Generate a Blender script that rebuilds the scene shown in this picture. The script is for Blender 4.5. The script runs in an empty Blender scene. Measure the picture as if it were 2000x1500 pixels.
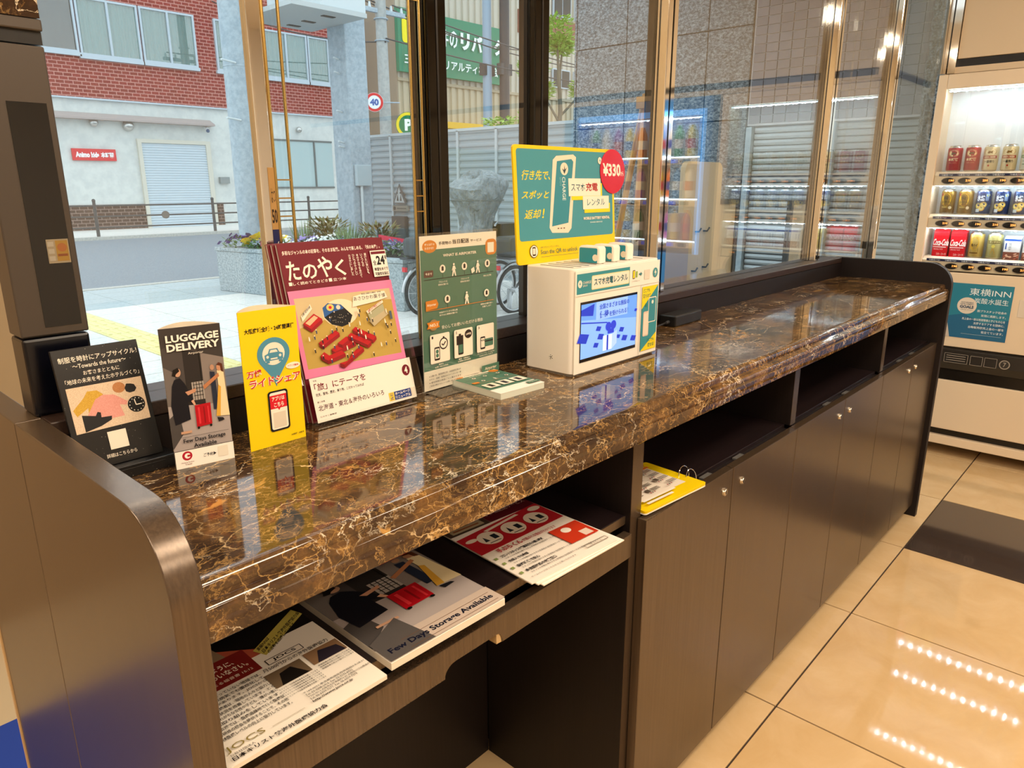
import bpy, bmesh, math, random
from mathutils import Vector, Matrix
random.seed(7)
SC = bpy.context.scene
COL = SC.collection
R_ = math.radians

# ------------------------------------------------------------------ camera
cam_d = bpy.data.cameras.new('camera'); cam = bpy.data.objects.new('camera', cam_d); COL.objects.link(cam)
cam_d.sensor_fit = 'HORIZONTAL'; cam_d.sensor_width = 36.0
cam_d.lens = 36.0 * 1413.5 / 2000.0
cam_d.clip_start = 0.02; cam_d.clip_end = 300
_yaw, _pit, _rol = R_(42.411), R_(15.4146), R_(-0.1157)
_w = Vector((math.cos(_pit)*math.cos(_yaw), math.cos(_pit)*math.sin(_yaw), -math.sin(_pit)))
_r = _w.cross(Vector((0, 0, 1))).normalized(); _u = _r.cross(_w)
_r2 = math.cos(_rol)*_r + math.sin(_rol)*_u; _u2 = -math.sin(_rol)*_r + math.cos(_rol)*_u
_m = Matrix((( _r2.x, _u2.x, -_w.x, 0), (_r2.y, _u2.y, -_w.y, 0), (_r2.z, _u2.z, -_w.z, 1.368), (0, 0, 0, 1)))
cam.matrix_world = _m
SC.camera = cam

# ------------------------------------------------------------------ world (bright overcast sky)
wd = bpy.data.worlds.new('sky'); SC.world = wd; wd.use_nodes = True
nt = wd.node_tree; nt.nodes.clear()
bg = nt.nodes.new('ShaderNodeBackground'); wo = nt.nodes.new('ShaderNodeOutputWorld')
tcw = nt.nodes.new('ShaderNodeTexCoord'); nzw = nt.nodes.new('ShaderNodeTexNoise'); rpw = nt.nodes.new('ShaderNodeValToRGB')
nzw.inputs['Scale'].default_value = 2.2; nzw.inputs['Detail'].default_value = 5
rpw.color_ramp.elements[0].position = .35; rpw.color_ramp.elements[0].color = (.70, .86, .95, 1)
rpw.color_ramp.elements[1].position = .65; rpw.color_ramp.elements[1].color = (.90, .97, 1, 1)
nt.links.new(tcw.outputs['Generated'], nzw.inputs['Vector']); nt.links.new(nzw.outputs['Fac'], rpw.inputs['Fac'])
nt.links.new(rpw.outputs['Color'], bg.inputs['Color']); bg.inputs['Strength'].default_value = 2.1
nt.links.new(bg.outputs['Background'], wo.inputs['Surface'])

LAMP_W = 24.0                                     # watts of each ceiling panel
WARM = (1.0, .83, .63)
PANELS = [(-.4, -.35), (1.1, -.5), (2.6, -.5), (-.4, -1.9), (1.1, -1.9), (2.6, -1.9), (-1.0, 1.85), (-1.5, .35)]  # last two are unseen additions brightening the vestibule and counter end

vs = SC.view_settings
vs.view_transform = 'Standard'; vs.look = 'None'; vs.gamma = 1.0; vs.use_curve_mapping = False
vs.exposure = 0.0
SC.cycles.max_bounces = 10; SC.cycles.transparent_max_bounces = 16; SC.cycles.glossy_bounces = 6
SC.cycles.sample_clamp_indirect = 8

# ------------------------------------------------------------------ helpers
def lin(h):
    h = h.lstrip('#'); c = [int(h[i:i+2], 16)/255 for i in (0, 2, 4)]
    return tuple(x/12.92 if x <= .04045 else ((x+.055)/1.055)**2.4 for x in c) + (1,)

MATS = {}
def mat(name, col, rough=.5, metal=0., spec=.5, coat=0., emit=0., alpha=1., coat_rough=.03):
    if name in MATS: return MATS[name]
    m = bpy.data.materials.new(name); m.use_nodes = True
    b = m.node_tree.nodes['Principled BSDF']
    c = lin(col) if isinstance(col, str) else tuple(col) + (1,)
    b.inputs['Base Color'].default_value = c; b.inputs['Roughness'].default_value = rough
    b.inputs['Metallic'].default_value = metal; b.inputs['Specular IOR Level'].default_value = spec
    b.inputs['Coat Weight'].default_value = coat; b.inputs['Coat Roughness'].default_value = coat_rough
    if emit: b.inputs['Emission Color'].default_value = c; b.inputs['Emission Strength'].default_value = emit
    m.diffuse_color = c; MATS[name] = m
    return m
def N(m): return m.node_tree.nodes, m.node_tree.links, m.node_tree.nodes['Principled BSDF']
def coords(m, scale=(1, 1, 1), kind='Object'):
    n, l, b = N(m); tc = n.new('ShaderNodeTexCoord'); mp = n.new('ShaderNodeMapping'); mp.inputs['Scale'].default_value = scale
    l.new(tc.outputs[kind], mp.inputs['Vector']); return mp.outputs['Vector']
def noise(m, vec, scale, detail=4, rough=.55, dist=0.):
    n, l, b = N(m); t = n.new('ShaderNodeTexNoise'); t.inputs['Scale'].default_value = scale; t.inputs['Detail'].default_value = detail
    t.inputs['Roughness'].default_value = rough; t.inputs['Distortion'].default_value = dist
    l.new(vec, t.inputs['Vector']); return t
def ramp(m, fac, stops):
    n, l, b = N(m); r = n.new('ShaderNodeValToRGB'); e = r.color_ramp.elements
    while len(e) < len(stops): e.new(.5)
    for i, (p, c) in enumerate(stops):
        e[i].position = p; e[i].color = lin(c) if isinstance(c, str) else (c, c, c, 1)
    l.new(fac, r.inputs['Fac']); return r.outputs['Color']
def mix(m, fac, a, b_, mode='MIX'):
    n, l, b = N(m); x = n.new('ShaderNodeMix'); x.data_type = 'RGBA'; x.blend_type = mode
    for i, v in ((0, fac), (6, a), (7, b_)):
        if isinstance(v, (int, float)): x.inputs[i].default_value = v
        elif isinstance(v, str): x.inputs[i].default_value = lin(v)
        elif isinstance(v, tuple): x.inputs[i].default_value = v
        else: l.new(v, x.inputs[i])
    return x.outputs[2]
def bump(m, h, strength=.2, dist=.002):
    n, l, b = N(m); k = n.new('ShaderNodeBump'); k.inputs['Strength'].default_value = strength; k.inputs['Distance'].default_value = dist
    l.new(h, k.inputs['Height']); l.new(k.outputs['Normal'], b.inputs['Normal'])
def setc(m, sock): n, l, b = N(m); l.new(sock, b.inputs['Base Color'])
def speckle(name, c0, c1, scale=60, rough=.5, spec=.5, b=0., c2=None, coat=0.):
    m = mat(name, c0, rough, spec=spec, coat=coat); v = coords(m); t = noise(m, v, scale, 3, .7)
    st = [(.38, c0), (.62, c1)] + ([(.75, c2)] if c2 else [])
    setc(m, ramp(m, t.outputs['Fac'], st))
    if b: bump(m, t.outputs['Fac'], b, .004)
    return m

class MB:
    def __init__(s): s.v = []; s.f = []; s.mi = []; s.sm = []
    def add(s, vs, fs, mi=0, sm=False):
        o = len(s.v); s.v += [tuple(p) for p in vs]
        for f in fs: s.f.append(tuple(o+i for i in f)); s.mi.append(mi); s.sm.append(sm)
        return s
    def box(s, x0, x1, y0, y1, z0, z1, mi=0):
        return s.add([(x0,y0,z0),(x1,y0,z0),(x1,y1,z0),(x0,y1,z0),(x0,y0,z1),(x1,y0,z1),(x1,y1,z1),(x0,y1,z1)],
                     [(0,3,2,1),(4,5,6,7),(0,1,5,4),(1,2,6,5),(2,3,7,6),(3,0,4,7)], mi)
    def prism(s, poly, ax, a, b, mi=0, sm=False):
        # poly in the two axes other than ax (cyclic order), extruded along ax from a to b
        n = len(poly)
        def P(p, t):
            if ax == 'x': return (t, p[0], p[1])
            if ax == 'y': return (p[0], t, p[1])
            return (p[0], p[1], t)
        vs = [P(p, a) for p in poly] + [P(p, b) for p in poly]
        s.add(vs, [tuple(range(n))[::-1], tuple(range(n, 2*n))], mi)
        o = len(s.v) - 2*n
        for i in range(n):
            j = (i+1) % n; s.f.append((o+i, o+j, o+n+j, o+n+i)); s.mi.append(mi); s.sm.append(sm)
        return s
    def cyl(s, p0, p1, r0, r1=None, seg=16, mi=0, caps=True, sm=True):
        r1 = r0 if r1 is None else r1; p0 = Vector(p0); p1 = Vector(p1); d = (p1-p0).normalized()
        a = d.orthogonal().normalized(); b = d.cross(a)
        vs = []
        for p, r in ((p0, r0), (p1, r1)):
            for i in range(seg):
                t = 2*math.pi*i/seg; vs.append(p + a*math.cos(t)*r + b*math.sin(t)*r)
        s.add(vs, [(i, (i+1) % seg, seg+(i+1) % seg, seg+i) for i in range(seg)], mi, sm)
        if caps:
            o = len(s.v)-2*seg
            s.f.append(tuple(o+i for i in range(seg))[::-1]); s.mi.append(mi); s.sm.append(False)
            s.f.append(tuple(o+seg+i for i in range(seg))); s.mi.append(mi); s.sm.append(False)
        return s
    def tube(s, pts, r, seg=8, mi=0, closed=False):
        pts = [Vector(p) for p in pts]; n = len(pts); vs = []
        prev = None
        for i, p in enumerate(pts):
            if closed: d = (pts[(i+1) % n]-pts[i-1])
            else: d = pts[min(i+1, n-1)] - pts[max(i-1, 0)]
            d.normalize()
            a = d.orthogonal().normalized() if prev is None else (prev - d*prev.dot(d)).normalized()
            prev = a; b = d.cross(a); rr = r[i] if isinstance(r, (list, tuple)) else r
            for k in range(seg):
                t = 2*math.pi*k/seg; vs.append(p + a*math.cos(t)*rr + b*math.sin(t)*rr)
        fs = []
        for i in range(n if closed else n-1):
            j = (i+1) % n
            for k in range(seg): fs.append((i*seg+k, i*seg+(k+1) % seg, j*seg+(k+1) % seg, j*seg+k))
        s.add(vs, fs, mi, True)
        if not closed:
            o = len(s.v)-n*seg
            s.f.append(tuple(o+k for k in range(seg))[::-1]); s.mi.append(mi); s.sm.append(False)
            s.f.append(tuple(o+(n-1)*seg+k for k in range(seg))); s.mi.append(mi); s.sm.append(False)
        return s
    def lathe(s, prof, c=(0, 0, 0), seg=24, mi=0, mis=None):
        # prof: list of (r, z)
        vs = []; fs = []
        for r, z in prof:
            for k in range(seg):
                t = 2*math.pi*k/seg; vs.append((c[0]+r*math.cos(t), c[1]+r*math.sin(t), c[2]+z))
        o = len(s.v); s.v += vs
        for i in range(len(prof)-1):
            for k in range(seg):
                s.f.append((o+i*seg+k, o+i*seg+(k+1) % seg, o+(i+1)*seg+(k+1) % seg, o+(i+1)*seg+k))
                s.mi.append(mis[i] if mis else mi); s.sm.append(True)
        if prof[0][0] > 0: s.f.append(tuple(o+k for k in range(seg))[::-1]); s.mi.append(mis[0] if mis else mi); s.sm.append(False)
        if prof[-1][0] > 0: s.f.append(tuple(o+(len(prof)-1)*seg+k for k in range(seg))); s.mi.append(mis[-1] if mis else mi); s.sm.append(False)
        return s
    def sphere(s, c, r, seg=12, rings=8, mi=0, sc=(1, 1, 1)):
        prof = [(max(1e-4, math.sin(math.pi*i/rings))*r, -math.cos(math.pi*i/rings)*r) for i in range(rings+1)]
        o = len(s.v); s.lathe(prof, (0, 0, 0), seg, mi)
        for i in range(o, len(s.v)):
            x, y, z = s.v[i]; s.v[i] = (c[0]+x*sc[0], c[1]+y*sc[1], c[2]+z*sc[2])
        return s
    def build(s, name, mats, parent=None, bevel=0., seg=2, M=None, recalc=True):
        me = bpy.data.meshes.new(name); me.from_pydata(s.v, [], s.f)
        if not isinstance(mats, (list, tuple)): mats = [mats]
        for m in mats: me.materials.append(m)
        me.polygons.foreach_set('material_index', s.mi); me.polygons.foreach_set('use_smooth', s.sm)
        if recalc:
            bm = bmesh.new(); bm.from_mesh(me); bmesh.ops.recalc_face_normals(bm, faces=bm.faces); bm.to_mesh(me); bm.free()
        me.update()
        if any(s.sm): me.set_sharp_from_angle(angle=R_(33))
        o = bpy.data.objects.new(name, me); COL.objects.link(o)
        if parent is not None: o.parent = parent
        if M is not None: o.matrix_local = M
        if bevel:
            b = o.modifiers.new('bevel', 'BEVEL'); b.width = bevel; b.segments = seg; b.limit_method = 'ANGLE'; b.angle_limit = R_(40)
        return o

def tag(o, label=None, cat=None, group=None, kind=None):
    if label: o['label'] = label
    if cat: o['category'] = cat
    if group: o['group'] = group
    if kind: o['kind'] = kind
    return o
def empty(name, loc=(0, 0, 0), rz=0., label=None, cat=None, group=None, M=None):
    o = bpy.data.objects.new(name, None); COL.objects.link(o); o.empty_display_size = .05
    o.location = loc; o.rotation_euler = (0, 0, rz)
    if M is not None: o.matrix_world = M
    return tag(o, label, cat, group)
def struct(name, mb, mats, bevel=0., parent=None):
    o = mb.build(name, mats, parent, bevel)
    if parent is None: o['kind'] = 'structure'
    return o
def copy_tree(o, parent=None):
    c = o.copy(); COL.objects.link(c); c.parent = parent
    for ch in list(o.children): copy_tree(ch, c)
    return c
def rrect(x0, y0, x1, y1, r, seg=4, corners=(1, 1, 1, 1)):
    # corners: ll, lr, ur, ul
    P = []
    for (cx, cy, a0, k, px, py) in ((x0+r, y0+r, 180, 0, x0, y0), (x1-r, y0+r, 270, 1, x1, y0), (x1-r, y1-r, 0, 2, x1, y1), (x0+r, y1-r, 90, 3, x0, y1)):
        if corners[k]:
            for i in range(seg+1):
                a = R_(a0 + 90*i/seg); P.append((cx+r*math.cos(a), cy+r*math.sin(a)))
        else: P.append((px, py))
    return P
def circle(cx, cy, rx, ry=None, n=24, a0=0, a1=360):
    ry = rx if ry is None else ry
    full = abs(a1-a0) >= 360
    return [(cx+rx*math.cos(R_(a0+(a1-a0)*i/(n if full else n-1))), cy+ry*math.sin(R_(a0+(a1-a0)*i/(n if full else n-1)))) for i in range(n)]

# ---- lettering and flat print
_TXT = {}
def text_mesh(body, bold=0.):
    k = (body, bold)
    if k in _TXT: return _TXT[k]
    c = bpy.data.curves.new('t', 'FONT'); c.body = body; c.resolution_u = 2; c.offset = bold
    o = bpy.data.objects.new('t', c); COL.objects.link(o)
    dg = bpy.context.evaluated_depsgraph_get(); me = bpy.data.meshes.new_from_object(o.evaluated_get(dg))
    vs = [(p.co.x, p.co.y) for p in me.vertices]; fs = [tuple(p.vertices) for p in me.polygons]
    bpy.data.objects.remove(o); bpy.data.curves.remove(c); bpy.data.meshes.remove(me)
    if vs:
        x0 = min(v[0] for v in vs); x1 = max(v[0] for v in vs); y0 = min(v[1] for v in vs); y1 = max(v[1] for v in vs)
    else: x0, x1, y0, y1 = 0, 1, 0, 1
    _TXT[k] = (vs, fs, (x0, x1, y0, y1)); return _TXT[k]
def ink(c, rough=.45, emit=0.):
    return mat('print_%s%s' % (c.lstrip('#'), '_lit' if emit else ''), c, rough, spec=.3, emit=emit)

class Print:
    """flat print on a sheet: u to the right, v downwards, both 0..1; fn(u, v, lift) gives the place on the sheet"""
    def __init__(s, fn, step=.00006, start=.0002, rough=.45, emit=0.):
        s.fn = fn; s.l = start; s.step = step; s.v = []; s.f = []; s.mi = []; s.mats = []; s.rough = rough; s.emit = emit
    def m(s, c):
        mm = ink(c, s.rough, s.emit) if isinstance(c, str) else c
        if mm not in s.mats: s.mats.append(mm)
        return s.mats.index(mm)
    def poly(s, pts, c, nl=True):
        if nl: s.l += s.step
        o = len(s.v); s.v += [tuple(s.fn(u, v, s.l)) for u, v in pts]
        s.f.append(tuple(range(o, o+len(pts)))); s.mi.append(s.m(c)); return s
    def rect(s, u0, v0, u1, v1, c): return s.poly([(u0, v1), (u1, v1), (u1, v0), (u0, v0)], c)
    def rr(s, u0, v0, u1, v1, r, c, asp=1., corners=(1, 1, 1, 1)):
        # r in u units; asp = sheet width / height
        P = rrect(u0, v0/asp, u1, v1/asp, r, 4, corners); return s.poly([(x, y*asp) for x, y in P], c)
    def circ(s, u, v, ru, rv, c, n=24): return s.poly(circle(u, v, ru, rv, n), c)
    def line(s, pts, w, c, asp=1.):
        # w = thickness in u units
        s.l += s.step
        for (a, b) in zip(pts[:-1], pts[1:]):
            dx, dy = b[0]-a[0], (b[1]-a[1])/asp; L = math.hypot(dx, dy) or 1; nx, ny = -dy/L*w/2, dx/L*w/2*asp
            s.poly([(a[0]+nx, a[1]+ny), (b[0]+nx, b[1]+ny), (b[0]-nx, b[1]-ny), (a[0]-nx, a[1]-ny)], c, False)
        return s
    def text(s, body, u0, v0, u1, v1, c, bold=0., shear=0., rot=0, slope=0.):
        vs, fs, (x0, x1, y0, y1) = text_mesh(body, bold)
        s.l += s.step; o = len(s.v); W = (x1-x0) or 1; H = (y1-y0) or 1
        for x, y in vs:
            a = (x-x0)/W; b = (y-y0)/H
            if rot == 90: a, b = b, 1-a          # reads downwards
            if rot == -90: a, b = 1-b, a
            uu = u0+(u1-u0)*a; vv = v1+(v0-v1)*b
            s.v.append(tuple(s.fn(uu + shear*b, vv + slope*a, s.l)))
        k = s.m(c)
        for f in fs: s.f.append(tuple(o+i for i in f)); s.mi.append(k)
        return s
    def vtext(s, body, u, v0, cw, ch, c, bold=0.):
        for i, chx in enumerate(body): s.text(chx, u, v0+i*ch*1.08, u+cw, v0+i*ch*1.08+ch, c, bold)
        return s
    def build(s, name, parent):
        me = bpy.data.meshes.new(name); me.from_pydata(s.v, [], s.f)
        for m_ in s.mats: me.materials.append(m_)
        me.polygons.foreach_set('material_index', s.mi); me.update()
        o = bpy.data.objects.new(name, me); COL.objects.link(o); o.parent = parent
        return o
def sheet(o, ex, ey, en):
    """mapping for Print: o = top left corner, ex = full width vector, ey = full height vector (downwards), en = unit normal"""
    o, ex, ey, en = Vector(o), Vector(ex), Vector(ey), Vector(en).normalized()
    return lambda u, v, l: o + ex*u + ey*v + en*l
# ------------------------------------------------------------------ materials of the place
def wood_mat(name, c0, c1, rough=.3, axis='z', spec=.5, scale=240):
    m = mat(name, c0, rough, spec=spec)
    sc = {'z': (scale, scale, 3), 'x': (3, scale, scale), 'y': (scale, 3, scale)}[axis]
    v = coords(m, sc); t = noise(m, v, 1, 3, .6)
    setc(m, ramp(m, t.outputs['Fac'], [(.3, c0), (.75, c1)]))
    return m
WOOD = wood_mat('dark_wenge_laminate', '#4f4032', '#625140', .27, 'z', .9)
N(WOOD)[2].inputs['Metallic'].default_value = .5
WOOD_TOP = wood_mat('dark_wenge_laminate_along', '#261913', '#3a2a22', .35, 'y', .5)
WOOD_IN = wood_mat('dark_wenge_inside_shaded', '#140e0d', '#1c1414', .5, 'z', .3)  # inner laminate; shade of inner and side faces is in the colour too
BARE = mat('raw_board_edge', '#b79a6c', .7)

MARBLE = mat('brown_emperador_marble', '#3a2617', .06, spec=.6)
def _marble():
    m = MARBLE; n, l, b = N(m); v = coords(m, (1.15, 1.6, 1.3))
    def warped(scale, amt):
        wn = noise(m, v, scale, 5, .6); va = n.new('ShaderNodeVectorMath'); va.operation = 'SCALE'; va.inputs['Scale'].default_value = amt
        l.new(wn.outputs['Color'], va.inputs[0]); vb = n.new('ShaderNodeVectorMath'); vb.operation = 'ADD'; l.new(v, vb.inputs[0]); l.new(va.outputs[0], vb.inputs[1]); return vb.outputs[0]
    w1, w2 = warped(13, .075), warped(5, .16)
    def veins(vec, scale, hi):
        t = n.new('ShaderNodeTexVoronoi'); t.feature = 'DISTANCE_TO_EDGE'; t.inputs['Scale'].default_value = scale
        l.new(vec, t.inputs['Vector']); return ramp(m, t.outputs['Distance'], [(0., 1.), (hi, 0.)])
    def mask(scale, lo, hi, off): 
        vb = n.new('ShaderNodeVectorMath'); vb.operation = 'ADD'; vb.inputs[1].default_value = (off, off*2, 0); l.new(v, vb.inputs[0])
        return ramp(m, noise(m, vb.outputs[0], scale, 3, .5).outputs['Fac'], [(lo, 0.), (hi, 1.)])
    mul = lambda a_, b_: mix(m, 1., a_, b_, 'MULTIPLY')
    def ridge(vec, scale, hw, det=6, off=0.):
        vb = n.new('ShaderNodeVectorMath'); vb.operation = 'ADD'; vb.inputs[1].default_value = (off, off, off); l.new(vec, vb.inputs[0])
        return ramp(m, noise(m, vb.outputs[0], scale, det, .62).outputs['Fac'], [(.5-hw, 0.), (.5, 1.), (.5+hw, 0.)])
    base = ramp(m, noise(m, w2, 6, 9, .72).outputs['Fac'], [(.30, '#1d140d'), (.44, '#37261a'), (.53, '#4e3823'), (.62, '#6d4d2a'), (.74, '#8f6a38')])
    c = mix(m, mul(ridge(w1, 26, .018, 5), mask(7, .40, .60, 3.)), base, '#94703e')
    c = mix(m, mul(ridge(w2, 11, .010, 7, 4.), mask(9, .36, .56, 7.)), c, '#b08b55')
    c = mix(m, mul(veins(w1, 34, .045), mask(8, .50, .64, 5.)), c, '#ae8850')
    c = mix(m, mul(veins(w2, 7, .010), mask(6, .46, .56, 11.)), c, '#d2b688')
    c = mix(m, mul(ridge(w2, 3.2, .0028, 8, 9.), mask(4, .42, .54, 17.)), c, '#e2d3b8')
    blot = ramp(m, noise(m, w2, 8.3, 4, .55, .8).outputs['Fac'], [(.655, 0.), (.69, 1.)])
    c = mix(m, mul(blot, mask(30, .30, .6, 2.)), c, '#b58748')
    setc(m, c)
_marble()

TILE = mat('polished_beige_floor_tile', '#d8bd92', .05, spec=.55)
def _tile():
    m = TILE; v = coords(m); t = noise(m, v, 6, 6, .62, .6)
    oi = m.node_tree.nodes.new('ShaderNodeObjectInfo')
    c = ramp(m, t.outputs['Fac'], [(.3, '#c9a877'), (.55, '#d1b285'), (.8, '#dabf96')])
    c = mix(m, .10, c, ramp(m, oi.outputs['Random'], [(0, '#bfa37a'), (1, '#e2d2b4')])); setc(m, c)
_tile()
TILE_DARK = mat('dark_brown_floor_tile', '#40352f', .06, spec=.8)
GROUT = mat('dark_grout', '#3a2b20', .8)
CREAM = mat('cream_wall_paint', '#d8c2a2', .6)
WALL_W = mat('warm_white_wall', '#e4ded4', .65)
CEIL = mat('white_ceiling', '#e4dccf', .8)
CHROME = mat('polished_steel', (.86, .86, .83), .05, metal=1.)
CHROME_D = mat('steel_dark_reflection', (.042, .044, .047), .07, metal=1.)  # dark reflections of two posts put into the steel colour
BRASS = mat('brass', (.56, .40, .14), .25, metal=1.)
BLACKT = mat('black_trim', '#0d0c0c', .35)
BRONZE = mat('bronze_metal_panel', (.085, .072, .062), .38, metal=.6)
NAVY = mat('black_navy_kick_panel', '#05060f', .22)
GLASS = bpy.data.materials.new('window_glass')
def _glass(m, tint, ior, rough=0.):
    m.use_nodes = True; n = m.node_tree.nodes; l = m.node_tree.links; n.clear()
    o = n.new('ShaderNodeOutputMaterial'); t = n.new('ShaderNodeBsdfTransparent'); g = n.new('ShaderNodeBsdfGlossy'); f = n.new('ShaderNodeFresnel'); x = n.new('ShaderNodeMixShader')
    t.inputs['Color'].default_value = tint; g.inputs['Roughness'].default_value = rough; g.inputs['Color'].default_value = (1, 1, 1, 1); f.inputs['IOR'].default_value = ior
    
    ge = n.new('ShaderNodeNewGeometry'); mx = n.new('ShaderNodeMix'); mx.data_type = 'FLOAT'      # thin pane: the same reflectance on both faces
    mx.inputs[2].default_value = ior; mx.inputs[3].default_value = 1/ior
    l.new(ge.outputs['Backfacing'], mx.inputs[0]); l.new(mx.outputs[0], f.inputs['IOR'])
    l.new(f.outputs[0], x.inputs[0]); l.new(t.outputs[0], x.inputs[1]); l.new(g.outputs[0], x.inputs[2]); l.new(x.outputs[0], o.inputs['Surface'])
_glass(GLASS, (.965, .985, .985, 1), 1.75)
ACRYLIC = bpy.data.materials.new('clear_acrylic'); _glass(ACRYLIC, (.97, .98, .98, 1), 1.45)
DGLASS = mat('dark_door_glass', '#0c0d0f', .06, spec=.6)

# ------------------------------------------------------------------ room shell
XL, XR, YB, YW, ZC = -3.0, 4.95, -4.2, 1.085, 2.70
floor = struct('floor', MB().box(XL, XR, YB, 1.085, -.12, -.004), GROUT)
P_ = .6003; gx0, gy0 = 1.7105, .5935
mbt = MB().prism([(.0026, .0026), (P_-.0026, .0026), (P_-.0026, P_-.0026), (.0026, P_-.0026)], 'z', -.012, 0)
first = None
for i in range(-8, 6):
    for j in range(-8, 1):
        x = gx0 + P_*i; y = gy0 + P_*j
        if x < XL or x > XR-.1: continue
        dark = (i == 2 and j < 0)
        if j == 0 and x > 4.5: pass
        me = None
        if first is None:
            first = mbt.build('floor_tile', TILE, floor, bevel=.0008, seg=1); o = first
        else:
            o = first.copy(); COL.objects.link(o)
        if dark:
            o.data = o.data.copy(); o.data.materials[0] = TILE_DARK
        o.location = (x, y, 0)
struct('ceiling', MB().box(XL, XR, YB, 1.17, ZC, ZC+.1), CEIL)
struct('ceiling_vestibule', MB().box(XL, .70, 1.171, 2.7, ZC, ZC+.1), CEIL)
struct('wall_back', MB().box(XL, XR, YB-.1, YB, 0, ZC), WALL_W)
struct('wall_near', MB().box(XL-.1, XL, YB, 2.7, 0, ZC), WALL_W)
# far wall: flush header above the machines, alcove behind
wf = struct('wall_far', MB().box(XR, XR+.1, YB, 1.085, 0, ZC), CREAM)
MB().box(4.15, XR, YB, .94, 1.935, ZC).build('header_panel', CREAM, wf, bevel=.002)
MB().box(4.16, XR, YB, .985, 1.90, 1.934).build('black_reveal', BLACKT, wf)
MB().box(4.15, XR, YB, .985, 1.871, 1.899).build('lower_header_strip', CREAM, wf)
MB().box(4.13, 4.2, YB, -1.05, 0, 1.87).build('side_cladding', CREAM, wf)
t = struct('trim_1', MB().box(4.14, 4.20, .942, .974, 1.872, ZC).box(4.14, 4.20, .98, 1.012, 1.872, ZC), CHROME)
MB().box(4.15, 4.19, .974, .98, 1.872, ZC).build('joint', BLACKT, t)
# window wall: low wall under the glass, sill rail, lintel
struct('wall_window', MB().box(.26, 3.27, 1.0885, 1.16, -.1, 1.045), WOOD_IN)
struct('trim_2', MB().box(.2575, 3.2375, 1.058, 1.165, 1.045, 1.067), WOOD_TOP, bevel=.002)      # sill cap
struct('trim_3', MB().box(.26, 4.6, 1.06, 1.17, 2.55, ZC), BLACKT)                            # lintel
# glass panes between the posts
panes = [(.335, .616), (.640, .966), (1.014, 1.274), (1.322, 1.80), (1.85, 3.0), (3.05, 3.268), (3.27, 3.74), (3.79, 4.55)]
for k, (a, b) in enumerate(panes):
    struct('window_%d' % (k+1), MB().box(a, b, 1.112, 1.120, 1.067 if b < 3.27 else .06, 2.55), GLASS)
def post(k, x0, x1, y0, y1, m1, m2, groove=True, zb=1.067):
    o = struct('trim_%d' % k, MB().box(x0, x1, y0, y1, zb, 2.55), m1, bevel=.0025)
    if groove:
        xm = (x0+x1)/2
        MB().box(xm-.0022, xm+.0022, y0-.0012, y0+.004, 1.068, 2.549).build('joint', m2, o)
        MB().box(x0-.0012, x0+.004, (y0+y1)/2-.0022, (y0+y1)/2+.0012, zb+.001, 2.549).build('joint', BLACKT, o)
        MB().box(x0-.004, x0+.002, y1-.016, y1+.008, 1.068, 2.549).build('glazing_bead', m2, o)
    return o
post(4, .616, .640, 1.104, 1.124, CHROME, CHROME_D, False)
p4 = bpy.data.objects['trim_4']
pr = Print(sheet((.6285, 1.1038, 1.395), (.0112, 0, 0), (0, 0, -.325), (0, -1, 0)))
pr.rect(0, 0, 1, 1, '#a8834e').rect(0, .30, 1, .52, '#1d2350').rect(0, .80, 1, .93, '#1d2350').text('はつ', .2, .10, .9, .17, '#2a2018').text('50', .1, .20, .95, .27, '#2a2018', .03).line([(.2, .42), (.8, .36)], .12, '#d9d2c4', .03).circ(.5, .62, .3, .03, '#7a5a34').text('ポ', .15, .83, .9, .90, '#d9d2c4', .03)
pr.build('poster_reflection', p4)  # poster mirrored in the post, painted on as flat print
post(5, .966, 1.014, 1.092, 1.135, CHROME_D, BLACKT)
post(6, 1.274, 1.322, 1.095, 1.130, CHROME_D, BLACKT)
post(7, 1.80, 1.85, 1.090, 1.142, CHROME, CHROME_D)
post(8, 3.00, 3.05, 1.085, 1.135, CHROME, CHROME_D)
post(9, 3.74, 3.79, 1.085, 1.135, CHROME, CHROME_D, zb=.05)
struct('trim_12', MB().box(3.27, 4.6, 1.085, 1.165, -.1, .055), CHROME_D)
# brass ladder muntins beside two posts
for k, (xa, xb) in ((10, (.643, .671)), (11, (.936, .960))):
    o = struct('trim_%d' % k, MB().cyl((xb if k == 10 else xa, 1.106, 1.068), (xb if k == 10 else xa, 1.106, 2.549), .0028, seg=8), BRASS)
    MB().cyl((xa if k == 10 else xb, 1.106, 1.068), (xa if k == 10 else xb, 1.106, 2.549), .0028, seg=8).build('brass_rod', BRASS, o)
    for z in (1.318, 1.347, 1.376, 1.69, 1.72, 1.75):
        MB().box(xa, xb, 1.1045, 1.1075, z-.0011, z+.0011).build('brass_rung', BRASS, o)

# bronze pier at the near end of the glass
pier = struct('wall_pier', MB().box(.252, .333, 1.095, 1.150, 1.175, 1.535), BRONZE, bevel=.002)
MB().box(.252, .333, 1.096, 1.149, 1.067, 1.173).build('kick_panel', NAVY, pier, bevel=.004)
MB().box(.252, .333, 1.099, 1.147, 1.537, 1.552).build('shadow_gap', BLACKT, pier)
MB().box(.250, .334, 1.093, 1.150, 1.552, 1.566).build('bronze_band', BRONZE, pier, bevel=.002)
MB().box(.252, .333, 1.095, 1.150, 1.567, 1.592).build('marble_band', MARBLE, pier)
MB().box(.252, .333, 1.095, 1.150, 1.593, 2.55).build('upper_cladding', BLACKT, pier)
g = MB().box(.281, .325, 1.0942, 1.097, 1.186, 1.468).build('dark_glass', DGLASS, pier)
pr = Print(sheet((.298, 1.0940, 1.300), (.026, 0, 0), (0, 0, -.031), (0, -1, 0)))
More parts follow.
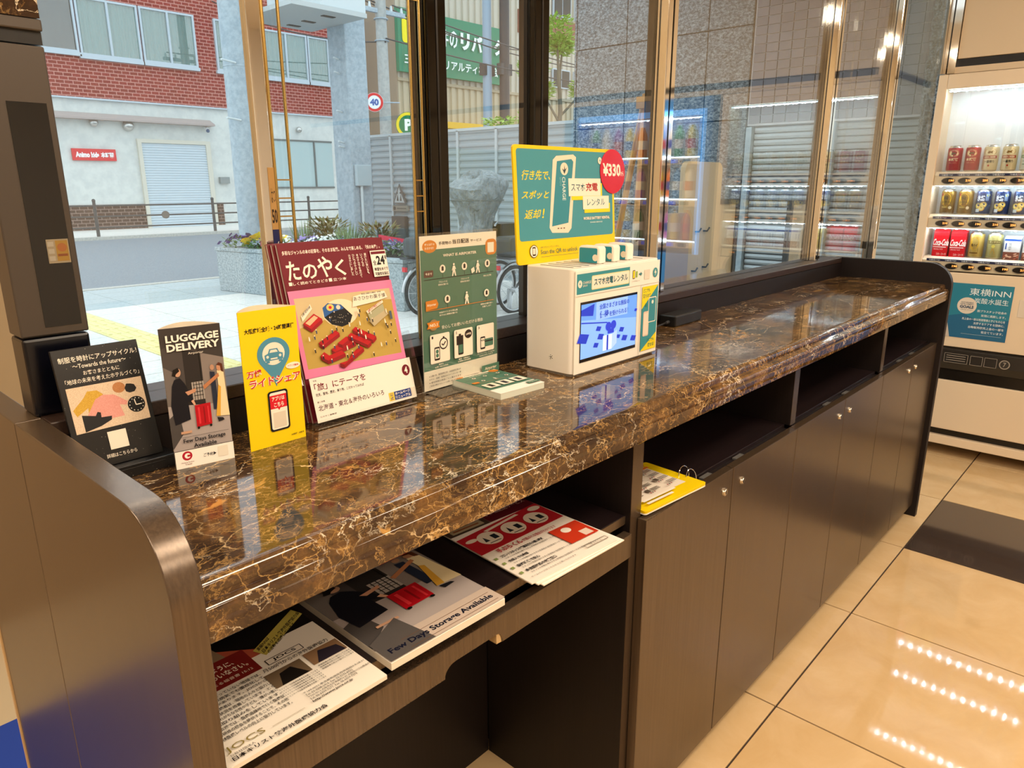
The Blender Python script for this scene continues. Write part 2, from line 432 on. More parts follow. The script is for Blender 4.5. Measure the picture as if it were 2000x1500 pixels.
pr.rect(0, 0, 1, 1, '#8a7f6a').rect(.4, .06, .95, .92, '#8f7034').circ(.68, .35, .22, .18, '#8f5a34').rect(.45, .62, .9, .72, '#74442a').rect(.05, .1, .32, .3, '#9a9384').rect(.05, .4, .32, .6, '#9a9384').rect(.05, .7, .32, .9, '#9a9384')
pr.build('notice_sticker', pier)
# vestibule beyond the pier and the low panel continuing the counter end
struct('floor_vestibule', MB().box(-3.1, .62, 1.17, 2.6, -.12, -.001), mat('vestibule_floor', '#c9b491', .25))
struct('wall_vestibule', MB().box(-3, .70, 2.6, 2.7, -.1, ZC), mat('vestibule_wall', '#b39873', .5))
lp = struct('wall_low_panel', MB().box(.225, .257, 1.090, 1.49, .0, 1.067), WOOD, bevel=.0015)
MB().box(.223, .259, 1.4905, 1.502, 0, 1.0).build('edge_strip', mat('cream_edge', '#c9a878', .5), lp)

# ceiling light panels
for k, (x, y) in enumerate(PANELS):
    r = empty('ceiling_light', (x, y, ZC), 0, ['warm ceiling light panel nearest the counter desk end', 'warm ceiling light panel above the aisle beside the kneehole', 'warm ceiling light panel above the cabinets, towards the vending machines', 'warm ceiling light panel at the back, near wall side', 'warm ceiling light panel at the back, middle of the lobby', 'warm ceiling light panel at the back, vending machine side', 'unseen ceiling light panel added to brighten the entrance vestibule', 'unseen ceiling light panel added to brighten the counter end'][k], 'ceiling light', 'ceiling light panels')
    MB().box(-.32, .32, -.32, .32, -.012, -.001).build('frame', mat('light_frame_white', '#e8e2d6', .5), r)
    MB().box(-.29, .29, -.29, .29, -.016, -.012).build('diffuser', mat('lit_diffuser', (1., .86, .68), .5, emit=2.6), r)
    ld = bpy.data.lights.new('panel_lamp', 'AREA'); ld.shape = 'SQUARE'; ld.size = .56; ld.energy = LAMP_W; ld.color = WARM
    lo = bpy.data.objects.new('panel_lamp', ld); COL.objects.link(lo); lo.parent = r; lo.location = (0, 0, -.03)
# ------------------------------------------------------------------ counter
def rooted(name, loc, label, cat, group=None):
    r = empty(name, loc, 0, label, cat, group); r['_t'] = 0; del r['_t']; return r
def part(mb, name, mats, root, bevel=0., seg=2):      # mesh given in world coordinates, hung under a root
    off = root.matrix_world.translation if root.parent is None else root.parent.location
    o = mb.build(name, mats, root, bevel, seg)
    if root.parent is None: o.matrix_local = Matrix.Translation(-Vector(root.location))
    return o
def sub(mb, name, mats, pt, bevel=0., seg=2):          # sub-part of a part made with part(): same frame
    return mb.build(name, mats, pt, bevel, seg)

XA, XB = .257, 3.238
prof = [(1.056, .948), (1.056, .988)]
prof += [(.676, .988)]
for i in range(7):       # upper roll
    a = R_(90 + 15*i); prof.append((.668 + .011*math.cos(a)*1.0, .977 + .011*math.sin(a)))
prof += [(.657, .9715), (.6545, .970)]
for i in range(7):       # lower roll
    a = R_(100 + 14*i); prof.append((.6535 + .0105*math.cos(a), .9585 + .0105*math.sin(a)))
prof += [(.6445, .951), (.6435, .949), (.6435, .928), (.6455, .926), (.676, .926), (.676, .948)]
wt = MB().prism(prof, 'x', XA+.001, XB-.001, 0, True).build('marble_worktop', MARBLE)
tag(wt, 'long polished brown marble worktop with gold veins and a rolled front edge', 'worktop')
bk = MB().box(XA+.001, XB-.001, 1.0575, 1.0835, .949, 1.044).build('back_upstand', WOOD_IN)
tag(bk, 'low dark wooden upstand between the marble worktop and the window sill', 'upstand')

def end_panel(x0, x1):
    P = [(1.088, 0), (1.088, 1.067)]
    r = .088
    for i in range(10):
        a = R_(90 + 10*i); P.append((.637+r + r*math.cos(a), 1.067-r + r*math.sin(a)))
    P += [(.637, 0)]
    return MB().prism(P, 'x', x0, x1, 0, True)

# desk unit with tray and drawer
desk = rooted('desk_unit', (.66, .87, 0), 'dark wooden desk section with brochure shelf, shallow drawer and open kneehole', 'desk')
part(end_panel(.225, .257), 'end_panel', [WOOD], desk, .0012)
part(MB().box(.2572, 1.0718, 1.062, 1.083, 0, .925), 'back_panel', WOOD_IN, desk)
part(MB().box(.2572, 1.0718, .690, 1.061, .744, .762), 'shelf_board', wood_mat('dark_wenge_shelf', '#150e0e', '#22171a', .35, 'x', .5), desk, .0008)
part(MB().box(.2572, 1.0718, .6885, .6898, .745, .7615), 'shelf_edging', WOOD, desk)
dz0, dz1 = .682, .731
fp = [(.2585, dz0), (.592, dz0)]
for i in range(6): a = R_(180-18*i); fp.append((.592+.022+.022*math.cos(a), dz0+.019*math.sin(a)))
fp += [(.70, dz0+.019)]
for i in range(6): a = R_(90-18*i); fp.append((.70+.012*math.cos(a), dz0+.019*math.sin(a)))
fp += [(1.0705, dz0), (1.0705, dz1), (.2585, dz1)]
dr = part(MB().prism(fp, 'y', .672, .690), 'drawer_front', [WOOD], desk, .0008)
sub(MB().box(.262, 1.068, .6905, 1.03, .684, .694), 'drawer_tray', WOOD_IN, dr)
sub(MB().prism([(.7005, dz0+.0186)] + [(.70+.0118*math.cos(R_(90-18*i)), dz0+.0188*math.sin(R_(90-18*i))) for i in range(6)] + [(.7005, dz0+.001)], 'y', .6735, .689), 'grip_edge', BARE, dr)
part(MB().box(1.072, 1.107, .6785, 1.06, 0, .925), 'partition', WOOD_IN, desk)  # sides use the shaded copy of the edging laminate
part(MB().box(1.072, 1.107, .677, .6784, 0, .925), 'partition_edging', [WOOD], desk)

# three cabinets of two doors
DX = [1.092, 1.4545, 1.8195, 2.1840, 2.5480, 2.9050, 3.2375]
cabs = ['dark wooden cabinet of two doors next to the desk section, yellow menu on its shelf',
        'middle dark wooden cabinet of two doors with an empty shelf above',
        'dark wooden cabinet of two doors at the vending machine end with rounded end panel']
LOCK = mat('nickel_lock', (.75, .68, .56), .22, metal=1.)
CATCH = mat('grey_magnet_catch', '#5c5a58', .4)
for k in range(3):
    x0, x1 = (1.1075, 1.824, 2.577)[k], (1.8235, 2.5765, 3.2375)[k]
    c = rooted('cabinet', ((x0+x1)/2, .87, 0), cabs[k], 'cabinet', 'cabinets under the marble worktop')
    d0 = x0 if k == 0 else x0 + .032
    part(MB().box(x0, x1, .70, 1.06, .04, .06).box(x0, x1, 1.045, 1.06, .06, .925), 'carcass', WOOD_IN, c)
    part(MB().box(x0+.001, x1-.001, .715, .73, 0, .04), 'toe_kick', WOOD_IN, c)
    if k: part(MB().box(x0, x0+.032, .6785, 1.044, .756, .925), 'divider', WOOD_IN, c); part(MB().box(x0, x0+.032, .677, .6784, .756, .925), 'divider_edging', [WOOD], c)
    part(MB().box(d0+.0005, x1-.0005, .691, 1.044, .738, .757), 'shelf_board', MATS['dark_wenge_shelf'], c, .0008)
    part(MB().box(d0+.0005, x1-.0005, .6765, .6905, .732, .747), 'rail', WOOD_IN, c)
    for j in range(2):
        a, b = DX[2*k+j]+.0016, DX[2*k+j+1]-.0016
        dd = part(MB().box(a, b, .655, .675, .052, .754), 'door', [WOOD], c, .001)
        lx = b-.036 if j == 0 else a+.048
        lk = sub(MB().cyl((lx, .6552, .708), (lx, .6515, .708), .0098, .0090, 20).cyl((lx, .6515, .708), (lx, .6505, .708), .0066, .0060, 16), 'lock', LOCK, dd)
        sub(MB().box(lx-.0006, lx+.0006, .6499, .6506, .704, .712), 'keyhole', BLACKT, dd)
        cx = b-.075 if j == 0 else a+.08
        part(MB().box(cx-.02, cx+.02, .678, .689, .747, .7515), 'magnet_catch', CATCH, c, .0006)
    if k == 2:
        part(end_panel(3.238, 3.2665), 'end_panel', [WOOD_IN], c, .0012); part(end_panel(3.2667, 3.2690), 'end_panel_facing', [WOOD], c, .0006)
# ------------------------------------------------------------------ things standing on the marble
ZT = .988
PAPER = mat('white_paper', '#f1ece2', .55); CARD_IN = mat('cream_card_inside', '#e9dcc4', .7)
TERR = speckle('black_terrazzo', '#08080a', '#121214', 90, .3, .5, c2='#c9c2b4')
def _terr():
    m = TERR; n, l, b = N(m); t = n.new('ShaderNodeTexVoronoi'); t.inputs['Scale'].default_value = 260; t.inputs['Randomness'].default_value = 1
    l.new(coords(m), t.inputs['Vector']); k = ramp(m, t.outputs['Distance'], [(.10, 1.), (.16, 0.)])
    t2 = noise(m, coords(m), 120, 2); k2 = ramp(m, t2.outputs['Fac'], [(.56, 0.), (.62, 1.)])
    setc(m, mix(m, mix(m, 1., k, k2, 'MULTIPLY'), '#0a0a0c', '#8f8a80'))
_terr()

# black upcycling board on its stand
st = empty('sign_stand', (.326, 1.02, ZT), 0, 'black terrazzo sign board on a stand about upcycling uniforms into clocks', 'sign')
B0 = Vector((.272-.326, 1.02-1.02, .014)); UPV = Vector((0, .042, .158)); NB = Vector((0, -.158, .042)).normalized()
W_ = .108
def slab(o, ex, ey, n, t):       # o lower left front
    o, ex, ey = Vector(o), Vector(ex), Vector(ey); b = -n*t
    return MB().add([o, o+ex, o+ex+ey, o+ey, o+b, o+ex+b, o+ex+ey+b, o+ey+b], [(0,1,2,3),(7,6,5,4),(0,4,5,1),(1,5,6,2),(2,6,7,3),(3,7,4,0)])
bd = slab(B0, (W_, 0, 0), UPV, NB, .006).build('board', TERR, st, .0006)
MB().box(-.062, .066, -.028, .022, 0, .0135).build('base', TERR, st, .001)
MB().box(-.062, .066, -.030, -.022, .0136, .0185).build('front_lip', TERR, st, .001)
p = Print(sheet(B0+UPV, (W_, 0, 0), -UPV, NB))
IV = '#efe6d6'
p.text('制服を時計にアップサイクル！', .06, .066, .97, .114, IV, .008)
p.text('〜Towards the future〜', .20, .133, .82, .169, IV, .005)
p.text('お客さまとともに', .30, .193, .72, .230, IV, .005)
p.text('「地球の未来を考えたホテルづくり」', .08, .250, .94, .291, IV, .005)
pic = speckle('recycled_felt_print', '#cdb295', '#e2cdb2', 900, .7)
p.poly([(.066, .695), (.945, .682), (.945, .318), (.066, .318)], pic)
yl = speckle('yellow_cloth_print', '#b98a1e', '#d9b24a', 1400, .8); pk = speckle('pink_cloth_print', '#d2867a', '#e6a89c', 1400, .8)
p.poly([(.09, .50), (.24, .41), (.29, .365), (.40, .37), (.46, .41), (.42, .47), (.34, .58), (.25, .56), (.26, .50), (.12, .555)], yl)
p.poly([(.225, .57), (.36, .44), (.45, .415), (.58, .43), (.72, .505), (.70, .535), (.62, .52), (.65, .62), (.40, .62), (.35, .59), (.25, .60)], pk)
p.poly([(.17, .55), (.32, .575), (.35, .545), (.385, .555), (.38, .595), (.50, .60), (.49, .63), (.36, .665), (.17, .69)], '#1b1a1c')
p.circ(.655, .38, .075, .045, speckle('brown_cloth_print', '#a86c3c', '#c68a58', 1500, .8)); p.poly([(.72,.395),(.75,.36),(.80,.365),(.84,.375),(.86,.41),(.83,.435),(.77,.44),(.73,.425)], '#1b1a1c')
p.circ(.815, .545, .105, .068, '#121214'); p.line([(.80, .50), (.81, .55), (.88, .548)], .012, IV, W_/.1635)
for h in range(12):
    a = R_(30*h); p.rect(.815+.083*math.cos(a)-.005, .545+.054*math.sin(a)-.004, .815+.083*math.cos(a)+.005, .545+.054*math.sin(a)+.004, IV)
p.rect(.395, .725, .615, .875, '#e9dfce')
p.text('詳細はこちらから', .33, .906, .69, .940, IV, .005)
p.build('printed_face', st)

# open paper sleeves (flat front, bowed back)
def sleeve(name, bl, br, h, bow, side_mat, label, front_mat):
    bl, br = Vector(bl), Vector(br); c = (bl+br)/2; ex = br-bl; w = ex.length; a = math.atan2(ex.y, ex.x)
    r = empty(name, (c.x, c.y, ZT), a, label, 'leaflet sleeve', 'folded paper sleeves on the worktop')
    MB().box(-w/2, w/2, 0, .0006, 0, h).build('front_panel', front_mat, r)
    P = []; Q = []
    n = 14
    for i in range(n+1):
        t = i/n; x = -w/2 + w*t; y = bow*4*t*(1-t)*(1.0 if t > .5 else 1.08)
        P.append((x, y+.0006))
    mb = MB(); vs = [(x, y, 0) for x, y in P] + [(x, y, h*(1+.012*math.sin(math.pi*i/n))) for i, (x, y) in enumerate(P)]
    vs2 = [(x, y+.0006, z) for x, y, z in vs]
    N1 = n+1
    mb.add(vs, [(i, i+1, N1+i+1, N1+i) for i in range(n)], 0, True); mb.add(vs2, [(N1+i, N1+i+1, i+1, i) for i in range(n)], 1, True)
    mb.build('back_panel', [CARD_IN, side_mat], r, recalc=False)
    MB().prism([(-w/2, .0006)] + P + [(w/2, .0006)], 'z', .0002, .0008).build('bottom_flap', CARD_IN, r)
    return r, sheet((-w/2, -.0001, h), (w, 0, 0), (0, 0, -h), (0, -1, 0)), w/h
r, fn, asp = sleeve('leaflet_sleeve', (.377, .975, 0), (.4545, .961, 0), .197, .024, PAPER, 'dark photo sleeve titled LUGGAGE DELIVERY beside the black board', mat('dark_photo_card', '#3b3634', .4))
p = Print(fn)
def hotel_photo(p, top=0., bot=.872, lettering=True):
    S = bot-top; V = lambda v: top + v*S
    p.rect(0, V(0), 1, V(1), '#4a4442'); p.poly([(0, V(0)), (1, V(0)), (1, V(.28)), (.62, V(.22)), (.30, V(.10)), (0, V(.16))][::-1], '#3c3735')
    p.poly([(.33, V(.17)), (.62, V(.22)), (.62, V(.66)), (.33, V(.66))][::-1], '#2b2726'); p.poly([(.62, V(.22)), (1, V(.28)), (1, V(.72)), (.62, V(.66))][::-1], '#857a74')
    p.poly([(0, V(.62)), (1, V(.66)), (1, V(1)), (0, V(1))][::-1], '#a89d99'); p.poly([(0, V(.30)), (.18, V(.36)), (.12, V(.62)), (0, V(.62))][::-1], '#6f6762')
    p.poly([(0, V(.72)), (.16, V(.66)), (.20, V(.86)), (.0, V(.98))][::-1], '#4a4543')
    p.rect(.585, V(.20), .60, V(.60), '#15120f'); p.rect(.42, V(.45), .62, V(.60), '#a39a92')
    for k in range(4): p.rect(.44, V(.47+.03*k), .60, V(.475+.03*k), '#1a1715')
    for k in range(4): p.rect(.45+.045*k, V(.45), .458+.045*k, V(.60), '#1a1715')
    # porter, suitcase, guests
    p.poly([(.10, V(.46)), (.15, V(.41)), (.24, V(.40)), (.31, V(.45)), (.42, V(.59)), (.40, V(.63)), (.33, V(.60)), (.34, V(.75)), (.08, V(.78)), (.05, V(.62))][::-1], '#14141c')
    p.circ(.215, V(.355), .052, .030*S/.872, '#c79a7c'); p.poly([(.12, V(.375)), (.15, V(.33)), (.23, V(.315)), (.25, V(.345)), (.19, V(.365)), (.17, V(.385))][::-1], '#17120f')
    p.poly([(.38, V(.60)), (.42, V(.59)), (.45, V(.635)), (.42, V(.64))][::-1], '#d2a284'); p.poly([(.30, V(.52)), (.48, V(.50)), (.47, V(.53)), (.34, V(.55))][::-1], '#c48f70')
    p.poly([(.74, V(.38)), (.82, V(.39)), (.83, V(.70)), (.74, V(.70))][::-1], '#232a3c'); p.circ(.785, V(.35), .035, .02, '#b98c70')
    p.poly([(.86, V(.38)), (.97, V(.385)), (.98, V(.55)), (1.0, V(.77)), (.77, V(.76)), (.86, V(.50))][::-1], '#e5d3a6'); p.poly([(.86, V(.50)), (.90, V(.52)), (.84, V(.765)), (.77, V(.76))][::-1], '#d9a53c')
    p.poly([(.60, V(.49)), (.88, V(.40)), (.89, V(.43)), (.62, V(.52))][::-1], '#b87a52'); p.circ(.90, V(.355), .042, .026*S/.872, '#c08a68'); p.poly([(.86, V(.335)), (.90, V(.315)), (.96, V(.33)), (.97, V(.40)), (.93, V(.39)), (.92, V(.345))][::-1], '#5a2f1c')
    p.poly([(.78, V(.77)), (.88, V(.78)), (.90, V(.80)), (.80, V(.81))][::-1], '#1c1c22')
    p.poly([(.425, V(.64)), (.69, V(.635)), (.685, V(.815)), (.425, V(.825))][::-1], '#b3101c'); p.rect(.47, V(.66), .50, V(.80), '#d8343c'); p.rect(.56, V(.66), .58, V(.80), '#8a0b14'); p.rect(.63, V(.66), .65, V(.80), '#d8343c')
    p.circ(.45, V(.83), .02, .01, '#111111'); p.circ(.66, V(.825), .02, .01, '#111111'); p.rect(.15, V(.84), .33, V(.86), '#c79a7c')
hotel_photo(p)
p.text('LUGGAGE', .09, .047, .955, .098, '#f6efe2', .035); p.text('DELIVERY', .09, .108, .955, .160, '#f6efe2', .035)
p.text('Airporter', .42, .176, .67, .196, '#f0e8da', .0)
p.rect(.16, .775, .95, .777, '#2a2524'); p.text('Few Days Storage', .17, .788, .885, .826, '#12121a', .02); p.text('Available', .33, .832, .72, .862, '#12121a', .02); p.rect(.05, .868, 1, .870, '#2a2524')
p.rect(0, .872, 1, 1, '#f3ede2'); p.circ(.20, .912, .085, .034, '#b01e30'); p.circ(.205, .912, .05, .020, '#f3ede2'); p.rect(.20, .905, .255, .920, '#b01e30')
p.text('Hotel & Ryokan', .09, .955, .30, .966, '#8a4a4a'); p.text('Travel', .15, .968, .26, .980, '#8a4a4a'); p.text('ご予約▶', .47, .918, .69, .945, '#26242a', .01); p.rect(.72, .888, .895, .965, '#e4dccb')
p.build('printed_face', r)

r, fn, asp = sleeve('leaflet_sleeve', (.481, .961, 0), (.574, .962, 0), .207, .026, mat('yellow_card', '#f2cf00', .4), 'yellow ride share sleeve with a blue car pin, left of the pink magazine', mat('yellow_card', '#f2cf00', .4))
p = Print(fn)
p.text('大阪府域全域・24時間運行', .08, .120, .94, .158, '#1a1610', .03)
p.circ(.54, .322, .285, .118, '#4f8fa8', 32); p.poly([(.29, .38), (.79, .38), (.60, .50), (.545, .565), (.49, .50)][::-1], '#4f8fa8'); p.circ(.54, .322, .195, .082, '#f2e3cf', 28)
p.poly([(.38, .325), (.44, .315), (.47, .285), (.61, .285), (.64, .315), (.70, .325), (.70, .370), (.38, .370)][::-1], '#4f8fa8'); p.poly([(.47, .312), (.49, .293), (.59, .293), (.615, .312)][::-1], '#f2e3cf')
p.circ(.43, .340, .022, .010, '#f2e3cf'); p.circ(.65, .340, .022, .010, '#f2e3cf'); p.rect(.48, .352, .60, .362, '#f2e3cf'); p.rect(.40, .37, .46, .385, '#4f8fa8'); p.rect(.62, .37, .68, .385, '#4f8fa8')
for dx, c, b in ((0, '#f7ecd6', .075), (0, '#c8202a', .02)):
    p.text('万博', .05, .415, .30, .468, c, b); p.text('ライドシェア', .08, .482, .98, .545, c, b)
p.circ(.86, .432, .13, .024, '#f7ecd6'); p.text('アプリで簡単!', .76, .424, .96, .440, '#c8202a', .02)
p.rr(.365, .592, .72, .895, .05, '#15151a', asp); p.rr(.395, .605, .69, .882, .035, '#f5ead8', asp); p.poly([(.395, .625), (.69, .625), (.69, .725), (.57, .725), (.545, .742), (.52, .725), (.395, .725)][::-1], '#d3202c')
p.text('アプリは', .43, .635, .655, .668, '#f7ecd6', .03); p.text('こちら', .46, .680, .635, .714, '#f7ecd6', .03); p.rect(.43, .755, .655, .87, '#dccfba')
p.text('大阪府', .72, .945, .83, .958, '#26241c', .02); p.text('大阪市', .86, .945, .96, .958, '#26241c', .02)
p.build('printed_face', r)

# magazines leaning in a clear holder
hold = empty('brochure_holder', (.70, 1.0, ZT), 0, 'clear acrylic holder carrying the pink and red magazine', 'brochure holder')
MW, MU = .2085, Vector((0, .069, .285)); MN = Vector((0, -.285, .069)).normalized()
a0 = Vector((.597-.70, .966-1.0, .0))
part_h = MB()
def plate(mb, pts, t=.0024):
    # thin plate from a quad, thickened along its normal
    pts = [Vector(q) for q in pts]; n = (pts[1]-pts[0]).cross(pts[-1]-pts[0]).normalized()*t; k = len(pts)
    mb.add(pts+[q+n for q in pts], [tuple(range(k))[::-1], tuple(range(k, 2*k))] + [(i, (i+1) % k, k+(i+1) % k, k+i) for i in range(k)]); return mb
hx0, hx1 = -.106, .126
plate(MB(), [(hx0, -.034, 0), (hx1, -.034, 0), (hx1, .040, 0), (hx0, .040, 0)]).build('base_plate', ACRYLIC, hold)
plate(MB(), [(hx0, .024, .002), (hx1, .024, .002), (hx1, .068, .19), (hx0, .068, .19)], -.0024).build('back_plate', ACRYLIC, hold)
plate(MB(), [(hx0, -.034, .002), (hx1, -.034, .002), (hx1, -.032, .017), (hx0, -.032, .017)]).build('front_lip', ACRYLIC, hold)
plate(MB(), [(hx1, -.034, .002), (hx1, .022, .002), (hx1, .047, .11), (hx1, .010, .125)]).build('side_cheek', ACRYLIC, hold)
plate(MB(), [(hx0, -.034, .002), (hx0, .022, .002), (hx0, .064, .18), (hx0, .030, .16)]).build('side_cheek', ACRYLIC, hold)
plate(MB(), [(hx1-.020, -.0335, .002), (hx1, -.0335, .002), (hx1, .0095, .125), (hx1-.020, .0095, .125)]).build('corner_guard', ACRYLIC, hold)
for k in range(3):
    mz = empty('magazine', (.7145 - .004*k, .996 + .0075*k, ZT+.004), 0, ['red and pink magazine with a festival picture cover, front of the holder', 'magazine directly behind the red and pink one in the clear holder', 'rearmost magazine in the clear holder, its edge showing on the left'][k], 'magazine', 'magazines in the clear holder')
    o = Vector((-MW/2, 0, 0))
    slab(o, (MW, 0, 0), MU, MN, .0010).build('cover', mat('magazine_cover_stock', '#6a1220', .35), mz)
    slab(o - MN*.0011 + Vector((.0008, 0, 0)), (MW-.0016, 0, 0), MU*.996, MN, .0048).build('pages', mat('magazine_pages', '#b9aea0', .7), mz)
    slab(o - MN*.0060, (MW, 0, 0), MU, MN, .0008).build('back_cover', MATS['magazine_cover_stock'], mz)
    if k: continue
    p = Print(sheet(o+MU, (MW, 0, 0), -MU, MN)); asp = .2085/.293
    RED, CRM, PINK = '#6c0f20', '#f4e9dc', '#e27fa8'
    p.rect(0, 0, 1, .262, RED); p.text('多彩なジャンルの本の記事を、そのまま転載。みんなで楽しめる、「紙の本屋」。', .03, .040, .96, .064, CRM, .015)
    for ch, u0, v0, u1, v1 in (('た', .04, .098, .155, .205), ('の', .175, .122, .305, .205), ('や', .315, .085, .455, .205), ('く', .475, .110, .575, .205)): p.text(ch, u0, v0, u1, v1, CRM, .018)
    p.rect(.035, .213, .063, .232, CRM); p.text('しく読めてときどき', .07, .214, .385, .232, CRM, .01); p.rect(.395, .213, .425, .232, CRM); p.text('立つ本', .435, .214, .565, .232, CRM, .01)
    for k2, s_ in enumerate(('カタチにしました', 'ひとつのやさしい', '本のチカラを借りて', 'いくつもの', '届けたい想いを、')): p.vtext(s_, .622+.038*k2, .088, .022, .0145, CRM, .01)
    p.rect(.838, .078, 1, .235, CRM); p.rect(.845, .084, .995, .100, RED); p.text('全', .85, .135, .885, .165, '#171315', .02); p.text('24', .888, .110, .975, .165, '#171315', .04); p.text('冊', .978, .112, .998, .135, '#171315', .02); p.text('希望をめぐり', .852, .180, .993, .201, '#171315', .02); p.text('可能性を読む', .852, .208, .993, .229, '#171315', .02)
    p.rect(0, .262, 1, .750, PINK); p.poly([(.040, .700), (.965, .713), (.965, .312), (.040, .305)], '#b89a4a'); p.poly([(.040, .47), (.30, .44), (.60, .36), (.965, .38), (.965, .312), (.040, .305)], '#cbb68a')
    # dome hall with screen
    p.circ(.435, .415, .168, .078, '#e8d9b8', 32); p.poly([(.275, .375), (.33, .352), (.45, .37), (.54, .44), (.50, .487), (.42, .497), (.33, .475), (.275, .43)][::-1], '#151518'); p.poly([(.275, .375), (.33, .352), (.45, .37), (.47, .395), (.36, .405), (.275, .43)][::-1], '#2c5c9c'); p.circ(.345, .378, .035, .020, '#e2c46a'); p.circ(.345, .378, .015, .009, '#c8222c'); p.circ(.42, .383, .02, .013, '#dcd3bd')
    for k2 in range(26): p.circ(random.uniform(.31, .50), random.uniform(.425, .475), .004, .003, '#8d867a', 6)
    p.poly([(.55, .395), (.575, .335), (.70, .322), (.90, .325), (.92, .365), (.78, .382)][::-1], '#efe2cc'); p.text('あさひかわ菓子博', .575, .337, .90, .362, '#1d1a1a', .005); p.text('第28回 全国菓子大博覧会・北海道', .66, .322, .86, .331, '#1d1a1a', .01)
    def stall(pts, roof='#b5161c', side='#7c0d12', d=.02):
        p.poly(pts[::-1], roof); q = pts; p.poly([q[0], q[1], (q[1][0], q[1][1]+d), (q[0][0], q[0][1]+d)], side); p.poly([q[1], q[2], (q[2][0], q[2][1]+d), (q[1][0], q[1][1]+d)], '#95121a')
    p.poly([(.065, .405), (.165, .345), (.175, .372), (.07, .435)][::-1], '#efe2cc'); p.text('お菓子販売市場', .075, .395, .160, .412, '#1d1a1a', .02, 0, 0, -.045)
    stall([(.07, .447), (.13, .482), (.245, .435), (.18, .40)]); p.poly([(.09, .445), (.125, .463), (.21, .425), (.18, .41)][::-1], '#d8b48c')
    stall([(.17, .565), (.20, .585), (.375, .53), (.345, .51)]); stall([(.27, .615), (.30, .632), (.51, .60), (.47, .575), (.40, .572)]); stall([(.34, .585), (.38, .60), (.47, .57), (.43, .556)])
    stall([(.16, .640), (.22, .672), (.39, .650), (.36, .63), (.24, .645), (.20, .62)]); stall([(.32, .700), (.36, .713), (.575, .640), (.545, .625), (.45, .66), (.40, .695)])
    stall([(.50, .525), (.68, .605), (.72, .585), (.535, .51)]); stall([(.445, .555), (.62, .628), (.66, .612), (.48, .54)])
    p.poly([(.67, .430), (.85, .378), (.86, .392), (.68, .446)][::-1], '#efe2cc'); p.text('お菓子の博物館スクエア', .685, .425, .845, .442, '#a5161c', .02, 0, 0, -.048)
    p.poly([(.68, .45), (.85, .40), (.86, .44), (.70, .50)][::-1], '#a8a684'); p.poly([(.68, .49), (.86, .44), (.89, .465), (.72, .525)][::-1], '#b9aa86'); p.rect(.90, .45, .925, .50, '#4d5a66')
    for k2 in range(46):
        u, v = random.uniform(.07, .90), random.uniform(.40, .69); c = random.choice(('#1c1a20', '#efe2cc', '#2b3f66', '#1c1a20'))
        p.circ(u, v-.008, .006, .0045, '#e8cdb0', 6); p.poly([(u-.006, v-.004), (u+.006, v-.004), (u+.005, v+.014), (u-.005, v+.014)][::-1], c)
    p.rect(0, .750, 1, 1, '#f1e7da'); p.text('特集', .03, .762, .062, .772, '#1d1a1a'); p.text('「旅」にテーマを', .03, .783, .515, .825, '#6e1022', .014); p.text('花見、聖地、歴史、乗り物、こだわってみれば', .03, .838, .485, .855, '#1d1a1a', .015)
    p.text('第二特集', .03, .882, .10, .892, '#1d1a1a'); p.text('北海道・東北＆海外のいろいろ', .03, .905, .665, .938, '#4a1a2a', .01); p.text('たのやく編集部', .03, .965, .18, .974, '#1d1a1a')
    p.circ(.935, .822, .042, .034, RED); p.text('4', .918, .802, .952, .842, CRM, .03); p.rect(.765, .935, .945, .985, '#27407e'); p.text('ホームページ', .775, .940, .935, .957, CRM, .02); p.text('リニューアル', .775, .963, .935, .980, CRM, .02); p.rect(.708, .935, .762, .985, '#e8c63a'); p.text('公', .718, .938, .752, .958, '#27407e', .02); p.text('式', .718, .962, .752, .982, '#27407e', .02); p.rect(.95, .935, .998, .985, '#ddd3c2')
    p.build('printed_cover', mz)

# green service sign in a clear T stand
gs = empty('acrylic_sign', (.958, 1.008, ZT), R_(2.5), 'green delivery service poster in a clear acrylic T stand', 'sign')
gw, gh = .207, .287
MB().box(-gw/2-.001, gw/2+.001, -.0034, -.0016, .003, gh+.009).build('front_plate', ACRYLIC, gs)
MB().box(-gw/2-.001, gw/2+.001, .0018, .0036, .003, gh+.009).build('rear_plate', ACRYLIC, gs)
MB().box(-gw/2-.001, gw/2+.001, -.048, .042, 0, .0026).build('foot', ACRYLIC, gs, .0006)
MB().box(-gw/2, gw/2, -.0006, .0006, .004, gh+.004).build('poster', PAPER, gs)
p = Print(sheet((-gw/2, -.0006, gh+.004), (gw, 0, 0), (0, 0, -gh), (0, -1, 0))); asp = gw/gh
GR, CW, OR, DK = '#4c7662', '#efe3d0', '#cf7f26', '#2c2320'
p.rect(0, 0, 1, .086, CW); p.rect(0, .086, 1, .868, GR); p.rect(0, .868, 1, 1, CW)
p.circ(.115, .066, .088, .040, OR); p.text('夜と以降の', .055, .046, .175, .060, CW, .02); p.text('おまかせ便', .055, .068, .175, .084, CW, .02)
p.text('手荷物の', .225, .040, .385, .062, DK, .01); p.text('当日配送', .40, .032, .618, .062, DK, .02); p.text('サービス', .635, .040, .79, .058, DK, .01)
p.rr(.842, .050, 1, .156, .05, OR, asp); p.rect(.872, .072, .962, .140, CW)
p.text('WHAT IS AIRPORTER', .275, .120, .715, .138, CW, .03)
